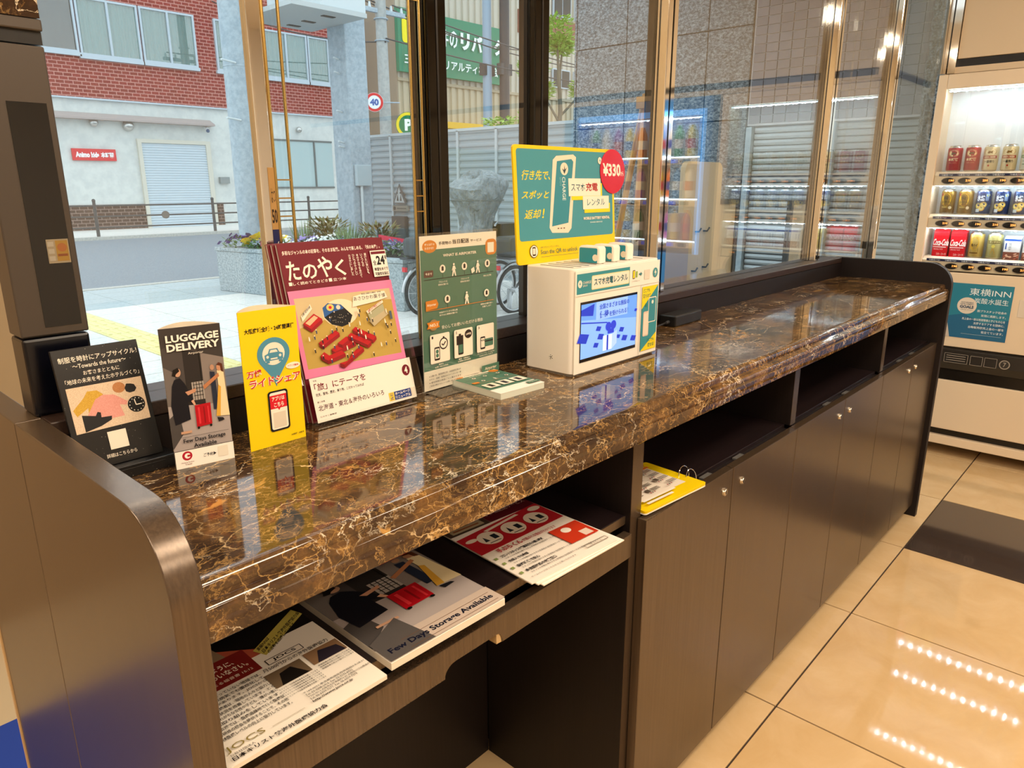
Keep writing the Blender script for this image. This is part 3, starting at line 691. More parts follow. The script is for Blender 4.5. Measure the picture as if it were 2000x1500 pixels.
def person(u, v, s, c=CW):
    p.circ(u, v-.040*s, .011*s, .008*s, c, 10); p.poly([(u-.012*s, v-.030*s), (u+.012*s, v-.030*s), (u+.026*s, v-.008*s), (u+.018*s, v-.006*s), (u+.010*s, v-.016*s), (u+.028*s, v+.036*s), (u+.014*s, v+.036*s), (u, v+.008*s), (u-.014*s, v+.036*s), (u-.028*s, v+.036*s), (u-.010*s, v-.012*s), (u-.022*s, v+.002*s), (u-.028*s, v-.002*s)][::-1], c)
def badge(u, v, stem=True):
    p.circ(u, v, .036, .026, CW, 20); p.rect(u-.014, v-.013, u+.014, v+.013, DK); p.rect(u-.006, v-.017, u+.006, v-.012, DK)
    if stem: p.rect(u-.002, v+.026, u+.002, v+.058, DK)
p.rr(.035, .215, .148, .258, .012, '#5a3a34', asp); p.text('今まで', .052, .228, .132, .245, CW, .02); p.rect(.035, .2715, .95, .275, DK)
for u in (.264, .546, .862): badge(u, .213)
person(.405, .232, 1.); person(.725, .232, 1.); p.poly([(.63, .238), (.672, .225), (.682, .255), (.642, .268)][::-1], CW)
for (u, a, b) in ((.262, 'フロントに', '荷物を預ける'), (.546, 'フロントで', '荷物を受け取り'), (.855, '荷物と共に移動', '')):
    p.text(a, u-.055, .289, u+.055, .301, CW, .01)
    if b: p.text(b, u-.063, .307, u+.063, .319, CW, .01)
p.poly([(.038, .408), (.17, .402), (.195, .435), (.175, .462), (.038, .468)][::-1], OR); p.text('Airporter', .052, .425, .165, .446, CW, .02); p.rect(.04, .468, .945, .472, OR)
badge(.309, .412); badge(.84, .414); person(.562, .430, 1.)
p.text('WEBサイトから申込後', .195, .487, .435, .499, CW, .01); p.text('ホテルに荷物を預ける', .20, .505, .43, .517, CW, .01); p.text('荷物をお届け先へ', .75, .482, .925, .494, CW, .01); p.text('お届けします', .775, .500, .90, .512, CW, .01)
p.circ(.122, .566, .058, .036, '#9a7b52'); p.poly([(.04, .545), (.20, .545), (.185, .566), (.20, .587), (.04, .587), (.058, .566)][::-1], OR); p.text('NO.1', .075, .556, .170, .577, CW, .03)
p.text('安心してお使いいただける理由', .222, .580, .772, .604, CW, .005)
for k2, (u0, u1) in enumerate(((.070, .318), (.375, .626), (.682, .930))):
    p.rr(u0, .630, u1, .823, .015, CW, asp); p.text('123'[k2], u0+.02, .640, u0+.04, .657, DK, .02)
    m_ = (u0+u1)/2
    p.rr(m_-.075, .715, m_-.005, .805, .012, DK, asp); p.rect(m_-.066, .726, m_-.014, .792, CW if k2 != 1 else GR)
    if k2 == 0: p.circ(m_+.045, .700, .055, .040, DK); p.circ(m_+.045, .700, .043, .031, CW); p.line([(m_+.02, .700), (m_+.04, .712), (m_+.07, .688)], .012, DK, asp); p.rect(m_+.035, .652, m_+.055, .662, DK); p.circ(m_-.04, .745, .018, .013, GR); p.circ(m_-.04, .772, .018, .013, GR)
    if k2 == 1: p.rect(m_-.095, .672, m_-.005, .735, DK); p.rect(m_-.065, .660, m_-.035, .672, DK); p.circ(m_+.065, .672, .05, .030, DK); p.text('24時間', m_+.03, .664, m_+.10, .680, CW, .02)
    if k2 == 2: p.rr(m_-.01, .735, m_+.11, .790, .01, GR, asp); p.rect(m_-.01, .748, m_+.11, .757, DK); p.text('PayPay', m_-.068, .735, m_-.014, .750, DK, .02)
p.text('簡単な', .165, .828, .225, .839, CW, .01); p.text('お問い合わせ対応', .115, .843, .285, .854, CW, .01); p.text('事前・到着後の', .425, .828, .575, .839, CW, .01); p.text('お荷物の安否確認', .415, .843, .588, .854, CW, .01); p.text('クレジットカード, PayPay,', .685, .828, .935, .839, CW, .01); p.text('ALIPAYが使えます', .71, .843, .91, .854, CW, .01)
p.rect(.745, .925, 1, .985, GR); p.text('Airporter', .79, .940, .96, .968, CW, .01)
for k2, s_ in enumerate(('※ お届け先：関西国際空港・大阪国際空港ほか', 'ホテル・旅館・駅周辺のコインロッカー等', '※ 受付時間は施設ごとに異なります', 'ご利用の際はフロントへお問い合わせください')): p.text(s_, .035, .893+.022*k2, .45, .906+.022*k2, DK, .005)
p.build('printed_face', gs)

# leaflet pile in front of it
lf = empty('leaflet_pile', (.984, .940, ZT), R_(-3), 'pile of small green service leaflets lying in front of the green poster', 'leaflets')
MB().add(*(lambda q: ([(x, y, z) for z in (0, .0115) for x, y in q], [(3,2,1,0),(4,5,6,7),(0,1,5,4),(1,2,6,5),(2,3,7,6),(3,0,4,7)]))([(-.058, -.073), (.058, -.073), (.058, .073), (-.058, .073)])).build('paper_block', mat('paper_edges', '#cfd3c4', .7), lf)
MB().box(-.0585, .0585, -.0735, .0735, .0116, .0122).build('top_leaflet', PAPER, lf)
p = Print(sheet((-.0585, .0735, .0122), (.117, 0, 0), (0, -.147, 0), (0, 0, 1)))
p.rect(0, 0, 1, .10, CW); p.rect(0, .10, 1, .80, GR); p.circ(.14, .06, .1, .045, OR); p.circ(.9, .10, .1, .06, OR); p.text('手荷物の当日配送サービス', .26, .03, .76, .075, DK, .01); p.text('WHAT IS AIRPORTER', .28, .13, .72, .155, CW, .02)
for u in (.3, .55, .85): badge(u, .23, False)
p.rect(.04, .29, .95, .294, DK); p.rect(.04, .48, .95, .484, OR); person(.56, .43, 1.); badge(.31, .41, False); badge(.84, .41, False); p.rr(.04, .41, .18, .47, .02, OR, .8)
for u0, u1 in ((.07, .32), (.375, .625), (.68, .93)): p.rr(u0, .57, u1, .75, .02, CW, .8); p.rect((u0+u1)/2-.05, .60, (u0+u1)/2+.04, .72, DK)
p.rect(.72, .86, 1, .94, GR); p.text('Airporter', .76, .88, .96, .92, CW)
p.build('printed_face', lf)

# charging station
ch = empty('charging_station', (1.2935, .937, ZT), 0, 'white phone battery rental station with a screen and a tall yellow and teal sign', 'charging station')
WHT = mat('white_station_plastic', '#ece6db', .38); bx0, bx1, by0, by1, bz1 = -.1585, .1585, -.066, .064, .219
body = MB().prism(rrect(bx0, by0, bx1, by1, .014, 6), 'z', .004, bz1, 0, True).build('housing', WHT, ch, .002)
MB().prism(rrect(bx0+.004, by0+.004, bx1-.004, by1-.004, .012, 6), 'z', 0, .004).build('base_plinth', mat('grey_plinth', '#8a8379', .5), ch)
for k in range(8):
    x = -.135 + .026*k
    if k > 3: x = -.0320 + .050*(k-4)
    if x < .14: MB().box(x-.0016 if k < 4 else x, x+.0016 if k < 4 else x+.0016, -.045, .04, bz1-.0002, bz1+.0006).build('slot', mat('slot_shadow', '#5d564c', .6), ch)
fw, fh = .3130, .211; fx0 = -.1545; FT = .215
p = Print(sheet((fx0, by0, FT), (fw, 0, 0), (0, 0, -fh), (0, -1, 0)), start=.0012); asp = fw/fh
MB().box(fx0, fx0+fw, by0-.001, by0+.001, FT-fh, FT).build('front_frame', mat('white_station_front', '#efe9dd', .35), ch, .0006)
TL = '#3a8c96'; YE = '#efd21e'
p.rect(.012, .03, .61, .222, TL); p.rr(.17, .062, .605, .198, .01, '#e8d79a', asp); p.rr(.175, .07, .60, .19, .008, CW, asp); p.text('スマホ充電レンタル', .195, .090, .585, .165, '#24606a', .03)
p.circ(.045, .125, .022, .036, CW); p.poly([(.045, .10), (.036, .13), (.045, .128), (.042, .15), (.054, .118), (.046, .12)], TL); p.text('CHARGE', .075, .105, .162, .130, CW, .0); p.text('SPOT', .075, .140, .125, .157, CW, .0)
p.rr(.645, .07, .675, .16, .006, '#4f4a44', asp); p.rr(.649, .078, .671, .152, .004, YE, asp); p.rr(.685, .085, .705, .15, .004, '#8fae4a', asp); p.poly([(.725, .11), (.745, .11), (.745, .095), (.765, .12), (.745, .145), (.745, .13), (.725, .13)], '#4a7f86'); p.rect(.795, .085, .865, .185, '#d9d0c0')
p.text('レンタル方法はこちら', .635, .178, .735, .192, '#4f4a44'); p.circ(.938, .128, .032, .052, TL); p.poly([(.940, .09), (.922, .132), (.938, .13), (.932, .168), (.955, .118), (.942, .12)], CW)
p.rect(0, .236, 1, .240, '#b8b0a2'); p.rect(.755, .24, .759, 1, '#b8b0a2')
p.rect(.776, .262, .985, .958, TL); p.poly([(.776, .262), (.985, .262), (.776, .50)], YE); p.poly([(.776, .958), (.985, .78), (.985, .958)], YE)
p.text('どこでも', .79, .285, .875, .325, '#2f7a52', .03); p.text('借りられて、', .785, .34, .895, .385, '#2f7a52', .03); p.text('どこでも', .865, .835, .955, .872, '#2f7a52', .03); p.text('返せる！', .875, .885, .965, .93, '#2f7a52', .03)
p.rr(.80, .53, .875, .80, .012, '#d9c3ad', asp); p.rr(.806, .55, .869, .785, .008, '#e8d5c1', asp); p.rr(.862, .385, .965, .66, .012, CW, asp); p.rr(.868, .395, .959, .65, .008, '#3c8894', asp); p.circ(.915, .44, .013, .02, CW); p.circ(.83, .46, .014, .022, '#2f7a72')
p.build('printed_front', ch)
scr = MB().box(fx0+.055*fw, fx0+.712*fw, by0-.0022, by0-.0004, FT-.893*fh, FT-.302*fh).build('screen', mat('screen_black', '#0a0a0e', .12), ch)
q = Print(sheet((fx0+.060*fw, by0-.0022, FT-.325*fh), (.648*fw, 0, 0), (0, 0, -.535*fh), (0, -1, 0)), emit=.62); asp = .648*fw/(.535*fh)
q.rect(0, 0, 1, 1, '#5c8fe0'); q.poly([(0, .28), (1, .45), (1, 1), (0, 1)][::-1], '#7aa8ec'); q.poly([(0, .10), (.22, .02), (.2, .24), (0, .20)][::-1], '#2438b8'); q.rect(.25, .0, .82, .34, '#86aee8')
for (u, v, s_) in ((.04, .62, .10), (.30, .50, .05), (.34, .66, .06), (.26, .80, .05), (.72, .62, .05), (.78, .80, .06), (.66, .74, .04), (.95, .85, .06), (.50, .88, .05), (.98, .30, .03)): q.poly([(u-s_, v+s_*.6), (u+s_*.5, v+s_*1.1), (u+s_, v-s_*.5), (u-s_*.5, v-s_*1.0)], '#2438b8')
q.line([(0, .33), (.45, .42)], .012, '#2438b8', asp); q.poly([(.38, .66), (.54, .66), (.54, .95), (.38, .95)][::-1], '#c5d8f6'); q.poly([(.54, .66), (.63, .60), (.63, .86), (.54, .95)][::-1], '#9dbcf0'); q.rect(.445, .66, .475, .95, '#2438b8'); q.circ(.47, .50, .05, .085, '#2a3cc4'); q.circ(.56, .49, .05, .085, '#2a3cc4'); q.rect(.46, .55, .57, .64, '#2a3cc4')
q.text('全国さまざまな施設の', .30, .045, .84, .145, '#2233a8', .01); q.text('優待', .31, .175, .465, .31, '#2233a8', .02); q.text('を受けられる！', .48, .21, .82, .31, '#2233a8', .01)
q.build('screen_picture', scr)
# sign board
SB0 = Vector((1.112-1.2935, .999-.937, .2192)); SBU = Vector((0, .015, .238)); SBN = Vector((0, -.238, .015)).normalized(); sw = .348
P = rrect(0, 0, sw, .2385, .008, 4)
eu = SBU.normalized()
mb = MB(); vs = [SB0 + Vector((x, 0, 0)) + eu*y for x, y in P]; k = len(P)
mb.add(vs + [v_ - SBN*.004 for v_ in vs], [tuple(range(k)), tuple(range(k, 2*k))[::-1]] + [(i, k+i, k+(i+1) % k, (i+1) % k) for i in range(k)])
sb = mb.build('sign_board', mat('yellow_sign_board', '#efc800', .4), ch)
UU = lambda u: (u*.335 + .002)/sw
class PB(Print): pass
p = Print(lambda u, v, l: SB0 + SBU + Vector((UU(u)*sw, 0, 0)) - SBU*v + SBN*l); asp = .335/.2385
TB = '#47909c'
p.rr(.022, .030, 1.010, .800, .02, TB, asp)
p.text('行き先で、', .055, .205, .330, .288, YE, .01, .02); p.text('スポッと', .052, .375, .305, .445, YE, .015, .02); p.text('返却', .070, .535, .215, .613, YE, .01, .02); p.text('!', .240, .53, .255, .613, YE, .02, .015)
p.poly([(.365, .115), (.40, .080), (.575, .062), (.605, .085), (.60, .13), (.535, .715), (.50, .755), (.335, .745), (.31, .70)], '#e9d6be'); p.poly([(.405, .125), (.555, .102), (.575, .125), (.505, .665), (.335, .690)], '#3a8796')
p.circ(.478, .190, .040, .055, '#e9d6be'); p.poly([(.478, .235), (.455, .185), (.475, .20), (.478, .150), (.485, .195), (.505, .175)], '#23424c'); p.text('CHARGE', .452, .260, .485, .465, '#d5e4de', .01, 0, 90); p.text('SPOT', .425, .262, .442, .34, '#7fb4b4', .0, 0, 90)
p.rect(.39, .705, .405, .715, '#6a5a4a'); p.rect(.42, .705, .435, .715, '#6a5a4a'); p.rect(.45, .705, .465, .715, '#6a5a4a')
p.rect(.545, .315, .885, .465, YE); p.rect(.68, .50, .975, .585, YE); p.rect(.515, .272, .868, .430, '#f1e3d0'); p.rect(.665, .432, .962, .552, '#f1e3d0'); p.text('スマホ', .542, .318, .69, .385, '#2b5f6a', .01); p.text('充電', .700, .310, .835, .388, '#a3201e', .02); p.text('レンタル', .712, .455, .915, .520, '#3f7f86', .01)
p.text('MOBILE BATTERY RENTAL', .668, .622, .968, .648, '#f1e3d0', .03); p.text('SHARE SERVICE', .74, .668, .88, .680, '#d5e4de', .02)
p.circ(.864, .108, .022, .032, '#f1e3d0'); p.poly([(.868, .085), (.855, .112), (.864, .110), (.860, .132), (.876, .102), (.866, .104)], TB)
p.circ(.146, .893, .040, .056, '#3a2c1c'); p.circ(.146, .893, .036, .050, '#f1e3d0'); p.rr(.130, .855, .162, .932, .006, '#3a2c1c', asp); p.rr(.134, .867, .158, .918, .004, '#e9d6be', asp)
p.text('QRスキャンでレンタル、', .21, .855, .40, .874, '#2f6a4a', .0); p.text('Scan the QR to unlock', .21, .885, .592, .930, '#2f6a5a', .005); p.rect(.21, .945, .60, .948, '#2f6a5a')
p.build('printed_face', sb)
cc = SB0 + SBU*(1-.205) + Vector((UU(1.012)*sw, 0, 0)) + SBN*.0012
mb = MB(); C_ = circle(0, 0, .0495, .0495, 40); vs = [cc + Vector((x, 0, 0)) + eu*y for x, y in C_]; k = len(C_)
mb.add([v_ + SBN*.0012 for v_ in vs] + vs, [tuple(range(k)), tuple(range(k, 2*k))[::-1]] + [(i, k+i, k+(i+1) % k, (i+1) % k) for i in range(k)])
pd_ = mb.build('price_disc', mat('red_price_disc', '#c40a24', .3), sb)
p = Print(lambda u, v, l: cc + SBN*(.0012+l) + Vector((u*.05, 0, 0)) - eu*v*.05)
p.text('¥330', -.80, -.36, .62, .22, '#f3e6d8', .035); p.text('から', .62, -.02, .86, .20, '#f3e6d8', .02)
p.build('price_lettering', sb)
MB().sphere((bx0-.0002, -.01, .035), .0015).build('speaker_hole', BLACKT, ch)
for k in range(5):
    MB().sphere((bx0-.0001, -.01+.004*math.cos(R_(72*k)), .035+.004*math.sin(R_(72*k))), .0009, 8, 6).build('speaker_hole', BLACKT, ch)
# three power banks standing in the slots
for k, x in enumerate((1.248, 1.3005, 1.3525)):
    pb = empty('power_bank', (x+.013, .918, ZT+.2196), 0, ['teal and white power bank in the slot nearest the camera', 'middle of the three teal power banks on the station', 'teal power bank in the rightmost slot, round logo showing'][k], 'power bank', 'power banks in the station')
    MB().prism(rrect(-.026, 0, .030, .036, .008, 5, (0, 0, 1, 1)), 'x', -.013, .010, 0, True).build('shell', mat('white_power_bank', '#efe7da', .35), pb, .003, 3)
    MB().prism(rrect(-.0195, .001, .0265, .0315, .003, 3, (0, 0, 1, 1)), 'x', -.0136, -.0128).build('teal_face', mat('teal_power_bank_face', '#1c879a', .3), pb)
    MB().prism(circle(-.0150, .012, .007, .007, 20), 'x', -.0140, -.0136).build('logo_disc', mat('cream_logo', '#e9dcc6', .4), pb)
# black power adapter behind the station
ad = empty('power_adapter', (1.823, 1.016, ZT), R_(1), 'black power adapter brick lying against the dark upstand', 'power adapter')
MB().box(-.076, .076, -.026, .026, 0, .031).build('brick', mat('black_adapter_plastic', '#131314', .35), ad, .004, 3)
MB().box(.0762, .082, -.014, .014, .007, .024).build('inlet', MATS['black_adapter_plastic'], ad, .001)
MB().tube([(-.076, -.004, .013), (-.11, -.006, .012), (-.16, -.004, .008), (-.25, .008, .006), (-.34, .014, .004), (-.385, .016, .004)], .0025, 8).build('cable', MATS['black_adapter_plastic'], ad)
MB().cyl((-.0755, -.004, .013), (-.092, -.005, .0125), .005, .0035, 12).build('cable_boot', mat('grey_cable_boot', '#3a3a3c', .4), ad)
# ------------------------------------------------------------------ printed matter on the shelves
def booklet(name, loc, rz, w, h, t, label, edge, group=None, top=PAPER, cat='brochure'):
    r = empty(name, loc, rz, label, cat, group)
    MB().box(-w/2, w/2, -h/2, h/2, 0, t-.0006).build('pages', edge, r)
    MB().box(-w/2, w/2, -h/2, h/2, t-.0005, t).build('cover', top, r)
    return r, sheet((-w/2, h/2, t), (w, 0, 0), (0, -h, 0), (0, 0, 1))
ZS = .762
EDGE = mat('white_paper_edges', '#d9cfbf', .7)
GL = 'brochures lying on the desk shelf'
r, fn = booklet('flyer', (.3705, .7985, ZS), R_(-.6), .21, .297, .006, 'medical charity flyer with red and yellow boxes on the desk shelf, leftmost', EDGE, GL)
p = Print(fn); asp = .21/.297; INK = '#231d1a'
p.rect(0, 0, 1, 1, '#efe6d8'); p.rect(0, 0, 1, .42, '#15110f'); p.poly([(0, .27), (.30, .26), (.62, .44), (.62, .47), (0, .47)][::-1], '#b0513a'); p.poly([(.18, .12), (.36, .08), (.44, .22), (.30, .28), (.20, .20)][::-1], '#55402f'); p.poly([(.30, .22), (.36, .20), (.42, .40), (.30, .40)][::-1], '#8d7358')
p.rect(0, .38, .52, .57, '#7e1f1b'); p.text('隣人を愛したように、', .03, .415, .42, .455, '#eee0cc', .02); p.text('互いに愛しあいなさい。', .03, .465, .48, .505, '#eee0cc', .02); p.text('ヨハネによる福音書 15:12', .10, .525, .48, .545, '#eee0cc')
p.poly([(.56, .43), (.97, .26), (1.0, .33), (.60, .50)][::-1], '#bfae52'); p.text('東横INNは', .585, .425, .70, .452, INK, .02, 0, 0, -.05); p.text('日本キリスト教海外医療協力会', .60, .452, .99, .480, INK, .02, 0, 0, -.16); p.text('の活動を応援しています', .62, .475, .90, .500, INK, .02, 0, 0, -.115)
p.rect(.56, .535, .80, .575, '#efe6d8'); p.line([(.56, .535), (.80, .535), (.80, .575), (.56, .575), (.56, .535)], .006, INK, asp); p.text('JOCS', .60, .542, .76, .568, INK, .03); p.text('月500円からの海外医療協力', .50, .585, .95, .612, INK, .005)
p.rect(.48, .63, .72, .74, '#6d5a44'); p.poly([(.52, .74), (.56, .66), (.64, .65), (.70, .74)][::-1], '#17120f'); p.rect(.75, .62, .99, .72, '#8a6a4c'); p.poly([(.78, .72), (.84, .64), (.96, .66), (.98, .72)][::-1], '#2c2530')
for k in range(5): p.text('ミャンマーでは医療従事者を応援しています', .48, .752+.016*k, .74, .763+.016*k, INK); p.text('保健医療の向上に協力しています', .76, .732+.016*k, .99, .743+.016*k, INK) if k < 3 else None
body = ['医療がゆきわたっていない地域では、', '助かるはずの病気でも重症化して', 'しまうことがあります。JOCSから', '派遣された医療者は、現地の人々と協力し', 'このような状況を改善しています。とく', 'に取り残されがちな女性や子ども、障がい者に', 'むけた取り組みをしています。', '奨学金支援では、医療過疎地で働く医療従', '事者に研修の機会を提供することで、その地', 'の保健医療レベルの向上に協力しています。']
for k, s_ in enumerate(body): p.text(s_, .02, .592+.0285*k, .12+.0275*min(13, len(s_)), .613+.0285*k, INK, .01)
p.text('〒169-0051 東京都新宿区西早稲田2-3-18-51', .56, .845, .98, .857, INK); p.text('Tel. 03-3208-2416  Fax. 03-3232-6922', .56, .863, .88, .875, INK); p.text('〒530-0013 大阪市北区茶屋町2-30 大阪聖パウロ教会内', .56, .880, .99, .892, INK); p.text('Tel. 06-6359-7277  Fax. 06-6359-7278', .56, .897, .88, .909, INK); p.text('http://www.jocs.or.jp', .56, .915, .83, .932, INK, .02)
p.text('JOCS', .04, .905, .26, .945, '#8a7a3c'); p.text('公益社団法人', .04, .950, .18, .963, INK); p.text('日本キリスト教海外医療協力会', .04, .967, .60, .991, INK, .02); p.rect(.30, .93, .50, .932, '#b0a48a')
p.build('printed_face', r)

r, fn = booklet('booklet', (.596, .8035, ZS), R_(-1.2), .21, .297, .011, 'glossy photo booklet with red suitcase reading Few Days Storage Available', EDGE, GL)
p = Print(fn); hotel_photo(p, 0, .88); p.rect(0, .86, 1, 1, '#c3b2a4'); p.text('Airporter', .52, .12, .75, .15, '#d9cfc2'); p.poly([(0, .84), (.30, .74), (.36, 1), (0, 1)][::-1], '#55504e'); p.rect(.18, .905, .96, .908, '#6a4a34'); p.text('Few Days Storage Available', .05, .920, .95, .968, '#12162a', .03); p.rect(.18, .980, .96, .983, '#6a4a34')
p.build('printed_face', r)

for k in range(3):
    r, fn = booklet('flyer', (.878+.005*(2-k), .795-.004*(2-k), ZS+.0022*k), R_((-2.4, -3.2, -4.4)[k]), .21, .297, .002, ['lowest of the three white flyers under the red one', 'middle flyer in the pile with the red headed flyer', 'red headed luggage delivery flyer on top of the pile beside the partition'][k], EDGE, GL, cat='flyer')
    if k < 2: continue
    p = Print(fn); RD = '#b3202a'
    p.rect(0, 0, 1, 1, '#efe6da'); p.rect(0, 0, 1, .13, '#1b1517'); p.text('TEBURA-KUN', .38, .03, .97, .085, '#5b5450', .02); p.rect(0, .13, .45, .32, '#4a3a30'); p.rect(.05, .20, .40, .30, '#b9a98a'); p.rect(.08, .23, .36, .245, '#9c5a3a'); p.rect(.08, .265, .36, .28, '#9c5a3a')
    p.rect(.45, .10, 1, .32, '#5c1722'); p.text('外国人旅行者', .52, .135, .90, .18, '#c9a9a0', .02); p.text('手荷物配送サービス', .48, .20, .97, .245, '#c9a9a0', .02)
    p.poly([(0, .37), (1, .31), (1, .57), (0, .60)][::-1], RD)
    for u in (.25, .52, .79):
        p.circ(u, .47, .115, .078, '#e6d8c6'); p.rect(u+.02, .445, u+.075, .50, '#22262e'); p.poly([(u-.08, .50), (u-.05, .44), (u-.03, .50)], '#22262e'); p.rect(u-.06, .52, u+.06, .527, '#22262e')
    p.circ(.09, .435, .06, .02, '#e6d8c6'); p.circ(.91, .365, .07, .028, '#e6d8c6'); p.poly([(.28, .385), (.70, .345), (.72, .365), (.30, .405)][::-1], '#e6d8c6')
    p.text('手ぶらくん', .13, .605, .40, .650, RD, .03); p.text('が選ばれる理由がわかります', .41, .615, .80, .645, RD, .01)
    for j, s_ in enumerate(('フロントスタッフの業務負担を大幅に軽減', '外国人でも簡単', '破損補償で安心', '多言語対応の充実窓口')):
        v = .675+.068*j; p.text(s_, .09, v, (.56, .30, .33, .42)[j], v+.028, '#1d1a22', .03); p.text('スタッフの手間を増やさずに手荷物の当日配送サービスを提供できます', .10, v+.036, .80, v+.052, '#3b3430'); p.rect(.025, v+.004, .055, v+.026, '#8a9a5a')
    p.rect(.66, .665, 1, .86, '#c4361c'); p.circ(.80, .72, .05, .03, '#efe6da'); p.rect(.86, .78, .96, .845, '#e6cfc0'); p.text('ホームページはこちらからご覧いただけます', .05, .955, .55, .968, '#3b3430'); p.line([(.70, .925), (.96, .925), (.96, .955), (.70, .955), (.70, .925)], .006, '#6a5a4a', asp); p.text('手ぶらくん', .76, .931, .90, .949, '#3b3430')
    p.build('printed_face', r)

# yellow menu on a ring in the cabinet compartment
ym = empty('menu_card', (1.215, .735, .757), R_(-5), 'yellow laminated menu card with a metal ring on the cabinet shelf', 'menu')
w, h = .208, .158
for k in range(3): MB().prism(rrect(-w/2, -h/2, w/2, h/2, .006, 3), 'z', .0012+.0032*k, .0030+.0032*k).build('card', [mat('yellow_laminate', '#f0cf10', .25), PAPER][1 if k == 0 else 0], ym)
p = Print(sheet((-w/2, h/2, .0094), (w, 0, 0), (0, -h, 0), (0, 0, 1))); p.rect(.02, .05, .86, .80, '#e8dccc')
for i in range(3):
    for j in range(5):
        u, v = .06+.27*i, .08+.14*j
        p.rect(u, v, u+.055, v+.075, '#5a4f44') if (i+j) % 2 else None
        for m_ in range(3): p.rect(u+.07, v+.01+.025*m_, u+.20, v+.022+.025*m_, '#4a3f36'); p.circ(u+.015+.03*m_, v+.10, .009, .014, ('#9c2a2a', '#3a322c')[m_ % 2])
p.rect(.70, .08, .84, .14, '#c8322a'); p.rect(.66, .17, .84, .22, '#e07a2a'); p.rect(.10, .84, .60, .88, '#efe6d8'); p.rect(.10, .91, .50, .95, '#efe6d8')
p.build('printed_face', ym)
MB().tube([(w/2+.004+.018*math.cos(R_(15*i)), -.02+.004*math.sin(R_(15*i)), .008+.018*math.sin(R_(15*i))) for i in range(24)], .0011, 8, closed=True).build('ring', CHROME, ym)
MB().tube([(w/2+.010+.017*math.cos(R_(15*i)), -.035+.006*math.sin(R_(15*i)), .004+.017*math.sin(R_(15*i))) for i in range(24)], .0011, 8, closed=True).build('ring', CHROME, ym)

# ------------------------------------------------------------------ vending machines
ORD = ['first', 'second', 'third', 'fourth', 'fifth', 'sixth', 'seventh', 'eighth', 'ninth', 'tenth', 'eleventh']
VX = 4.12
VW = mat('white_machine_enamel', '#e2cdb0', .3, spec=.45); VIN = mat('machine_display_back', '#e9eef2', .4); VDK = mat('dark_grey_flap', '#2b2723', .3)
LED = mat('led_strip', (.66, .86, 1.), .5, emit=8.); LEDP = mat('led_points', (.85, .95, 1.), .5, emit=260.)
BTN = mat('black_button', '#17130f', .25); NVL = mat('navy_label_strip', '#1a2350', .4); RIM = mat('button_rim', '#8d8274', .35); ORG = mat('orange_digits', (1., .36, .08), .5, emit=1.8)
def vending(y0, y1, name, label, body_mat, rows, litz=(.945, 1.80), led=True, lamp=1.):
    v = empty(name, (VX+.35, (y0+y1)/2, 0), 0, label, 'vending machine')
    a, b = y0-(y0+y1)/2, y1-(y0+y1)/2; F = -.35      # local: front plane x = F
    wy0, wy1 = a+.055, b-.040; z0, z1 = litz
    mb = MB().box(F, .38, a, wy0, .145, 1.866).box(F, .38, wy1, b, .145, 1.866).box(F, .38, wy0, wy1, z1, 1.866).box(F, .38, wy0, wy1, .577, z0)
    mb.box(-.10, .38, wy0, wy1, z0, z1).box(F, .38, wy0, wy1, .145, .403).box(F+.05, .38, wy0, wy1, .403, .577)
    mb.build('cabinet_body', body_mat, v, .004)
    MB().box(F+.14, F+.145, wy0, wy1, z0, z1).build('display_back', VIN, v)
    MB().prism([(F+.02, .577), (F-.006, .565), (F-.010, .50), (F+.004, .462), (F+.05, .462), (F+.05, .577)], 'y', a+.004, b-.004).build('delivery_flap', VDK, v, .003)
    MB().box(F+.012, F+.05, a+.004, b-.004, .404, .461).build('delivery_slot', BTN, v)
    MB().box(F+.03, .3, a+.01, b-.01, .108, .144).build('base_gap', BTN, v)
    MB().box(F+.002, .3, a, b, .062, .107).build('base_plate', body_mat, v, .003)
    for yy in (a+.08, b-.08): MB().cyl((F+.09, yy, 0), (F+.09, yy, .062), .022, seg=14).build('foot', VDK, v); MB().cyl((.28, yy, 0), (.28, yy, .062), .022, seg=14).build('foot', VDK, v)
    return v, F, wy0, wy1, z0, z1
def can(p_, r, h, body, style):
    # returns an MB for one can / carton standing at p_
    mb = MB()
    if style == 'carton':
        mb.box(p_[0]-.024, p_[0]+.024, p_[1]-.033, p_[1]+.033, p_[2], p_[2]+h-.012).prism([(p_[0]-.024, p_[2]+h-.012), (p_[0]+.024, p_[2]+h-.012), (p_[0], p_[2]+h)], 'y', p_[1]-.033, p_[1]+.033)
    else:
        k = h/.122
        prof = [(r*.78, 0), (r*.97, .006*k), (r, .012*k), (r, .103*k), (r*.93, .110*k), (r*.80, .1165*k), (r*.82, .1195*k), (r*.79, .1185*k), (r*.74, .113*k)]
        mb.lathe(prof, p_, 20, 0, [1, 0, 0, 0, 1, 1, 1, 1])
    return mb
SILV = mat('can_aluminium', (.78, .77, .74), .25, metal=1.)
